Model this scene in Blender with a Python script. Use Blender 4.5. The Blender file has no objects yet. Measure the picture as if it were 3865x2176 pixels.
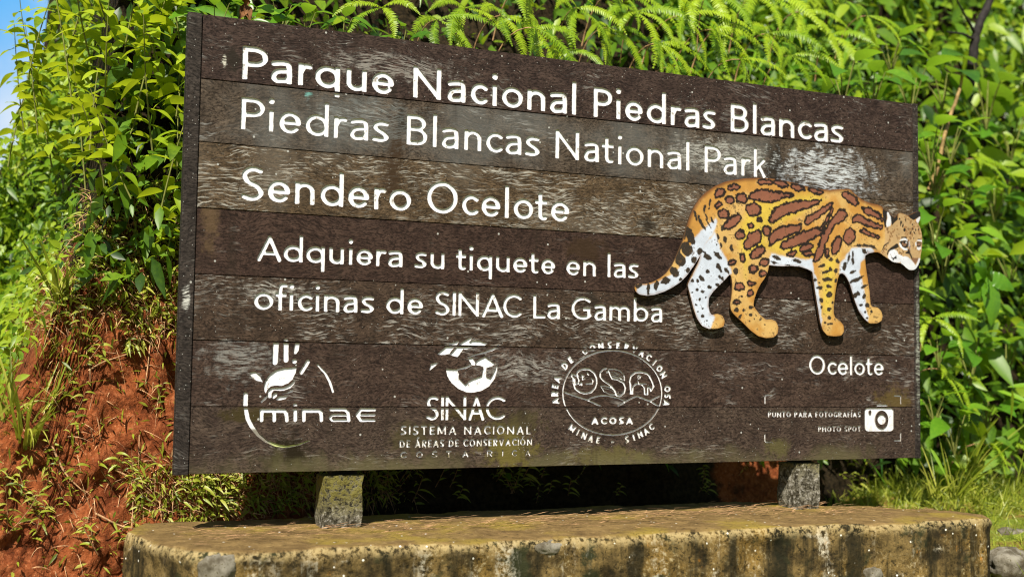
import bpy, math, random
import numpy as np
from mathutils import Matrix, Vector, geometry

scene = bpy.context.scene
# ------------------------------------------------------------------ camera
CAM_R = np.array([[0.9182142625926645, -0.0383716229824148, -0.3942209869110278],
                  [-0.3958389123618357, -0.053888268786677976, -0.9167374814784075],
                  [0.013932818509127002, 0.9978094372358232, -0.06466995849327231]])
CAM_P = np.array([-0.52685431, -3.93211079, 0.36223393])
cam_d = bpy.data.cameras.new('camera')
cam = bpy.data.objects.new('camera', cam_d)
scene.collection.objects.link(cam)
m4 = np.eye(4); m4[:3, :3] = CAM_R; m4[:3, 3] = CAM_P
cam.matrix_world = Matrix(m4.tolist())
cam_d.sensor_width = 36.0
cam_d.lens = 41.80
cam_d.clip_start = 0.05
cam_d.clip_end = 5000
cam_d.dof.use_dof = True
cam_d.dof.focus_distance = 4.25
cam_d.dof.aperture_fstop = 1.9
scene.camera = cam

# ------------------------------------------------------------------ sky, sun, exposure
SUN_DIR = Vector((0.66, 1.0, -1.42)).normalized()      # the way the light travels
elev = math.asin(-SUN_DIR.z)
world = bpy.data.worlds.new('World'); scene.world = world; world.use_nodes = True
wn = world.node_tree.nodes; wl = world.node_tree.links
bg = wn['Background']
sky = wn.new('ShaderNodeTexSky'); sky.sky_type = 'NISHITA'; sky.sun_disc = False
sky.sun_elevation = elev
sky.sun_rotation = math.atan2(-SUN_DIR.x, -SUN_DIR.y)
sky.air_density = 1.2; sky.dust_density = 0.4; sky.ozone_density = 2.5
tc = wn.new('ShaderNodeTexCoord'); cn = wn.new('ShaderNodeTexNoise'); cn.inputs['Scale'].default_value = 5.0; cn.inputs['Detail'].default_value = 6
cr = wn.new('ShaderNodeMapRange'); cr.interpolation_type = 'SMOOTHSTEP'; cr.inputs[1].default_value = .42; cr.inputs[2].default_value = .64; cr.inputs[4].default_value = .9
cm_ = wn.new('ShaderNodeMix'); cm_.data_type = 'RGBA'; cm_.inputs[7].default_value = (10.5, 11.2, 12, 1)
wl.new(tc.outputs['Generated'], cn.inputs[0]); wl.new(cn.outputs['Fac'], cr.inputs[0])
# a bright azure band with thin cloud low in the north-west, as seen over the bank
dp = wn.new('ShaderNodeVectorMath'); dp.operation = 'DOT_PRODUCT'; dp.inputs[1].default_value = (-.05, .96, .27); wl.new(tc.outputs['Generated'], dp.inputs[0])
br = wn.new('ShaderNodeMapRange'); br.interpolation_type = 'SMOOTHSTEP'; br.inputs[1].default_value = .86; br.inputs[2].default_value = .96; wl.new(dp.outputs['Value'], br.inputs[0])
az = wn.new('ShaderNodeMix'); az.data_type = 'RGBA'; az.inputs[7].default_value = (2.0, 6.4, 12.0, 1); wl.new(br.outputs[0], az.inputs[0]); wl.new(sky.outputs[0], az.inputs[6])
mu = wn.new('ShaderNodeMath'); mu.operation = 'MULTIPLY'; wl.new(cr.outputs[0], mu.inputs[0]); wl.new(br.outputs[0], mu.inputs[1]); wl.new(mu.outputs[0], cm_.inputs[0])
wl.new(az.outputs[2], cm_.inputs[6]); wl.new(cm_.outputs[2], bg.inputs[0]); bg.inputs[1].default_value = 0.05
sun_d = bpy.data.lights.new('sun', 'SUN'); sun_d.energy = 5.0; sun_d.angle = math.radians(0.5)
sun_d.color = (1.0, 0.93, 0.80)
sun = bpy.data.objects.new('sun', sun_d); scene.collection.objects.link(sun)
sun.rotation_euler = SUN_DIR.to_track_quat('-Z', 'Y').to_euler()
sun.location = (-3, -5, 6)
scene.view_settings.view_transform = 'Standard'
scene.view_settings.look = 'None'
scene.view_settings.exposure = 0.68
scene.view_settings.gamma = 1.0
scene.cycles.filter_width = 1.1
scene.cycles.max_bounces = 6
scene.cycles.diffuse_bounces = 3
scene.cycles.transmission_bounces = 4

rng = np.random.default_rng(7)
PI = math.pi
COL = scene.collection

# ------------------------------------------------------------------ small helpers
def tag(o, label=None, cat=None, group=None, kind=None):
    if label: o['label'] = label
    if cat: o['category'] = cat
    if group: o['group'] = group
    if kind: o['kind'] = kind
    return o

def empty(name, loc=(0, 0, 0), rot=(0, 0, 0), scale=1.0):
    o = bpy.data.objects.new(name, None); COL.objects.link(o)
    o.location = loc; o.rotation_euler = rot; o.scale = (scale,) * 3
    o.empty_display_size = 0.05
    return o

def mesh_np(name, V, Q, mats, tint=None, col=None, smooth=True, fmat=None):
    """V (n,3); Q (m,3|4) or list of such arrays"""
    V = np.asarray(V, np.float32)
    Qs = Q if isinstance(Q, (list, tuple)) else [Q]
    Qs = [np.asarray(q, np.int32) for q in Qs if len(q)]
    me = bpy.data.meshes.new(name)
    me.vertices.add(len(V)); me.vertices.foreach_set('co', V.ravel())
    loops = np.concatenate([q.ravel() for q in Qs])
    tot = np.concatenate([np.full(len(q), q.shape[1], np.int32) for q in Qs])
    st = np.concatenate([[0], np.cumsum(tot)[:-1]]).astype(np.int32)
    me.loops.add(len(loops)); me.loops.foreach_set('vertex_index', loops)
    me.polygons.add(len(tot)); me.polygons.foreach_set('loop_start', st)
    me.polygons.foreach_set('loop_total', tot)
    me.polygons.foreach_set('use_smooth', np.full(len(tot), smooth, bool))
    for m in (mats if isinstance(mats, (list, tuple)) else [mats]): me.materials.append(m)
    if fmat is not None: me.polygons.foreach_set('material_index', np.asarray(fmat, np.int32))
    if tint is not None:
        a = me.attributes.new('tint', 'FLOAT', 'POINT'); a.data.foreach_set('value', np.asarray(tint, np.float32))
    if col is not None:
        c = np.ones((len(V), 4), np.float32); c[:, :3] = col
        a = me.color_attributes.new('paint', 'FLOAT_COLOR', 'POINT'); a.data.foreach_set('color', c.ravel())
    me.update(calc_edges=True); me.validate()
    return me

def obj(name, me, parent=None):
    o = bpy.data.objects.new(name, me); COL.objects.link(o)
    if parent is not None: o.parent = parent
    return o

# ------------------------------------------------------------------ value noise
_T = np.random.default_rng(3).random((32, 32, 32))
def vnoise(p):
    p = np.asarray(p, float); i = np.floor(p).astype(int); f = p - i
    f = f * f * (3 - 2 * f); i &= 31; j = (i + 1) & 31
    x0, y0, z0 = i.T; x1, y1, z1 = j.T; fx, fy, fz = f.T
    def L(a, b, t): return a + (b - a) * t
    return L(L(L(_T[x0, y0, z0], _T[x1, y0, z0], fx), L(_T[x0, y1, z0], _T[x1, y1, z0], fx), fy),
             L(L(_T[x0, y0, z1], _T[x1, y0, z1], fx), L(_T[x0, y1, z1], _T[x1, y1, z1], fx), fy), fz) - 0.5
def fbm(p, s, o=3):
    p = np.asarray(p, float); r = 0; a = 1.0
    for k in range(o):
        r = r + a * vnoise(p * s + 7.3 * k); s *= 2.1; a *= 0.5
    return r
def p3(x, y, z=0.0):
    x, y = np.broadcast_arrays(np.asarray(x, float), np.asarray(y, float))
    return np.stack([x.ravel(), y.ravel(), np.full(x.size, z) if np.isscalar(z) else np.asarray(z).ravel()], 1)

# ------------------------------------------------------------------ material helpers
class NT:
    def __init__(s, name):
        s.m = bpy.data.materials.new(name); s.m.use_nodes = True
        s.n = s.m.node_tree.nodes; s.l = s.m.node_tree.links
        s.b = s.n['Principled BSDF']; s.out = s.n['Material Output']
    def add(s, t, **k):
        x = s.n.new(t)
        for a, v in k.items(): setattr(x, a, v)
        return x
    def put(s, sock, v):
        if hasattr(v, 'is_linked') or isinstance(v, bpy.types.NodeSocket): s.l.new(v, sock)
        elif isinstance(v, (tuple, list)) and len(v) == 3 and sock.type == 'RGBA': sock.default_value = (*v, 1)
        else: sock.default_value = v
    def math(s, op, a, b=0.5, c=None, clamp=False):
        x = s.add('ShaderNodeMath', operation=op); x.use_clamp = clamp
        s.put(x.inputs[0], a); s.put(x.inputs[1], b)
        if c is not None: s.put(x.inputs[2], c)
        return x.outputs[0]
    def mix(s, f, a, b, mode='MIX'):
        x = s.add('ShaderNodeMix', data_type='RGBA', blend_type=mode)
        s.put(x.inputs[0], f); s.put(x.inputs[6], a); s.put(x.inputs[7], b)
        return x.outputs[2]
    def ramp(s, v, lo, hi):
        x = s.add('ShaderNodeMapRange'); x.interpolation_type = 'SMOOTHSTEP'
        s.put(x.inputs[0], v); x.inputs[1].default_value = lo; x.inputs[2].default_value = hi
        return x.outputs[0]
    def coord(s, kind='Object'): return s.add('ShaderNodeTexCoord').outputs[kind]
    def mapping(s, v, scale=(1, 1, 1), rot=(0, 0, 0), loc=(0, 0, 0)):
        x = s.add('ShaderNodeMapping'); s.put(x.inputs[0], v)
        x.inputs['Scale'].default_value = scale; x.inputs['Rotation'].default_value = rot; x.inputs['Location'].default_value = loc
        return x.outputs[0]
    def noise(s, v, sc, det=4, rough=0.55, dist=0.0):
        x = s.add('ShaderNodeTexNoise'); s.put(x.inputs['Vector'], v)
        x.inputs['Scale'].default_value = sc; x.inputs['Detail'].default_value = det
        x.inputs['Roughness'].default_value = rough; x.inputs['Distortion'].default_value = dist
        return x
    def vor(s, v, sc, feat='F1'):
        x = s.add('ShaderNodeTexVoronoi', feature=feat); s.put(x.inputs['Vector'], v); x.inputs['Scale'].default_value = sc
        return x
    def bump(s, h, st=0.4, d=0.002):
        x = s.add('ShaderNodeBump'); x.inputs['Strength'].default_value = st; x.inputs['Distance'].default_value = d
        s.put(x.inputs['Height'], h); s.l.new(x.outputs[0], s.b.inputs['Normal'])
    def warp(s, v, sc, amt):
        n = s.noise(v, sc, 2).outputs['Color']
        a = s.add('ShaderNodeVectorMath', operation='SUBTRACT'); s.put(a.inputs[0], n); a.inputs[1].default_value = (.5, .5, .5)
        b = s.add('ShaderNodeVectorMath', operation='SCALE'); s.l.new(a.outputs[0], b.inputs[0]); b.inputs['Scale'].default_value = amt
        c = s.add('ShaderNodeVectorMath', operation='ADD'); s.put(c.inputs[0], v); s.l.new(b.outputs[0], c.inputs[1])
        return c.outputs[0]
    def sep(s, v, i):
        x = s.add('ShaderNodeSeparateXYZ'); s.l.new(v, x.inputs[0]); return x.outputs[i]
    def fin(s, col, rough=0.7, spec=0.3):
        s.put(s.b.inputs['Base Color'], col); s.put(s.b.inputs['Roughness'], rough)
        s.b.inputs['Specular IOR Level'].default_value = spec
        return s.m

def leaf_mat(name, dark, mid, light, trans, tw=0.42, rough=0.42, spec=0.45):
    t = NT(name)
    a = t.add('ShaderNodeAttribute', attribute_name='tint').outputs['Fac']
    oi = t.add('ShaderNodeObjectInfo').outputs['Random']
    v = t.math('ADD', a, t.math('MULTIPLY', t.math('SUBTRACT', oi, 0.5), 0.25))
    n = t.noise(t.coord('Object'), 60, 2).outputs['Fac']
    v = t.math('ADD', v, t.math('MULTIPLY', t.math('SUBTRACT', n, 0.5), 0.35))
    c = t.mix(t.ramp(v, 0.1, 0.5), dark, mid); c = t.mix(t.ramp(v, 0.5, 0.95), c, light)
    c = t.mix(t.math('MULTIPLY', t.ramp(t.noise(t.coord('Object'), 9, 4, .7).outputs['Fac'], .64, .72), .55), c, (.30, .22, .04))
    t.fin(c, rough, spec)
    tr = t.add('ShaderNodeBsdfTranslucent')
    t.put(tr.inputs[0], t.mix(t.ramp(v, 0.1, 0.9), tuple(x * 0.55 for x in trans), trans))
    mx = t.add('ShaderNodeMixShader'); mx.inputs[0].default_value = tw
    t.l.new(t.b.outputs[0], mx.inputs[1]); t.l.new(tr.outputs[0], mx.inputs[2])
    t.l.new(mx.outputs[0], t.out.inputs[0])
    return t.m

def plain(name, col, var=0.25, sc=30, rough=0.8):
    t = NT(name); n = t.noise(t.coord('Object'), sc, 5).outputs['Fac']
    c = t.mix(t.ramp(n, 0.3, 0.7), tuple(x * (1 - var) for x in col), tuple(min(1, x * (1 + var)) for x in col))
    t.bump(n, 0.4, 0.003)
    return t.fin(c, rough, 0.2)

M = {}
M['leaf'] = leaf_mat('shrub_leaf', (.05, .12, .008), (.20, .32, .012), (.38, .48, .02), (.52, .62, .02))
M['fern'] = leaf_mat('fern_leaf', (.08, .18, .008), (.24, .40, .012), (.38, .52, .02), (.50, .66, .02))
M['broad'] = leaf_mat('broad_leaf', (.025, .09, .010), (.095, .25, .015), (.22, .40, .025), (.30, .52, .025), rough=0.33)
M['back'] = leaf_mat('hedge_leaf', (.02, .065, .006), (.11, .23, .012), (.31, .43, .02), (.38, .53, .02))
M['grass'] = leaf_mat('grass_blade', (.12, .17, .015), (.32, .38, .03), (.50, .50, .09), (.46, .52, .05))
M['dry'] = plain('dry_stalk', (.46, .27, .14), 0.5, 40)
M['stem'] = plain('green_stem', (.16, .17, .04), 0.3, 40)
M['bark'] = plain('dark_bark', (.025, .021, .02), 0.4, 40)
M['palebark'] = plain('pale_bark', (.26, .17, .07), 0.4, 30)
M['deadleaf'] = plain('dead_leaf', (.20, .09, .035), 0.4, 40)

# photo-sheet reading: a pixel of the 2575 px wide view and a depth y give a point of the place
def at(dx, dy, y):
    px, py = dx * 1.50097, dy * 1.50069
    d = CAM_R @ np.array([(px - 1932.5) / 4487.66, -(py - 1088) / 4487.66, -1.0])
    return CAM_P + d * ((y - CAM_P[1]) / d[1])
CAT_OUT=[16524,6585,16567,6707,16703,6760,16978,6757,17282,6832,17614,6991,17892,7198,18143,7502,18338,7854,18506,8206,18674,8608,18786,9009,18927,9413,19126,9822,19355,10136,19643,10405,20050,10684,20518,10895,20992,11016,21469,11102,21950,11154,22374,11176,22802,11182,23294,11152,23728,11107,24164,11036,24668,10968,25175,10926,25558,10938,26073,11007,26593,11044,26723,10931,26984,10764,27245,10623,27641,10532,28040,10490,28239,10423,28279,10348,28393,10275,28508,10248,28637,10176,28766,10058,28881,9996,29027,10143,29115,10213,29261,10227,29435,10181,29610,10134,29743,10188,29876,10267,30053,10324,30260,10352,30276,10176,30226,9963,30136,9829,30238,9684,30296,9525,30332,9341,30351,9132,30333,8899,30302,8688,30255,8500,30233,8313,30178,8172,30103,8052,29999,7920,29851,7856,29647,7851,29487,7927,29342,8040,29198,8114,29009,8128,28793,8141,28606,8235,28435,8318,28264,8401,28121,8485,27951,8518,27695,8487,27496,8431,27340,8344,27329,8242,27359,7927,27455,7403,27550,6878,27599,6353,27677,6239,27941,6232,28139,6106,28224,5897,28169,5684,27936,5572,27541,5561,27279,5738,27020,6019,26827,6380,26699,6742,26539,7155,26379,7410,26218,7550,26057,7553,25960,7392,25875,7076,25796,6657,25730,6187,25729,5927,25792,5748,26047,5625,26226,5422,26238,5188,26109,5030,25789,4986,25407,5014,25186,5215,25061,5546,24968,6007,24875,6469,24782,6929,24720,7340,24677,7560,24407,7662,24033,7737,23598,7743,23167,7708,22800,7716,22575,7726,22527,7450,22375,7190,22194,6981,22014,6671,21894,6364,21846,6111,21954,5964,22195,5720,22436,5565,22678,5592,22921,5513,23031,5288,22994,5034,22799,4878,22436,4845,22075,4912,21716,5130,21299,5469,20944,5733,20814,5878,20766,6126,20825,6377,20871,6878,20823,7175,20763,7298,20529,7063,20296,6855,20005,6595,19804,6341,19776,6043,19834,5798,19922,5678,20183,5735,20416,5667,20522,5472,20476,5248,20185,5156,19779,5141,19491,5247,19260,5535,19116,5874,19000,6263,18884,6651,18843,6797,18939,6997,19137,7350,19308,7654,19433,7982,19336,7853,19079,7496,18796,7139,18513,6882,18176,6673,17785,6488,17396,6362,17064,6316,16734,6352,16569,6466]
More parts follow.
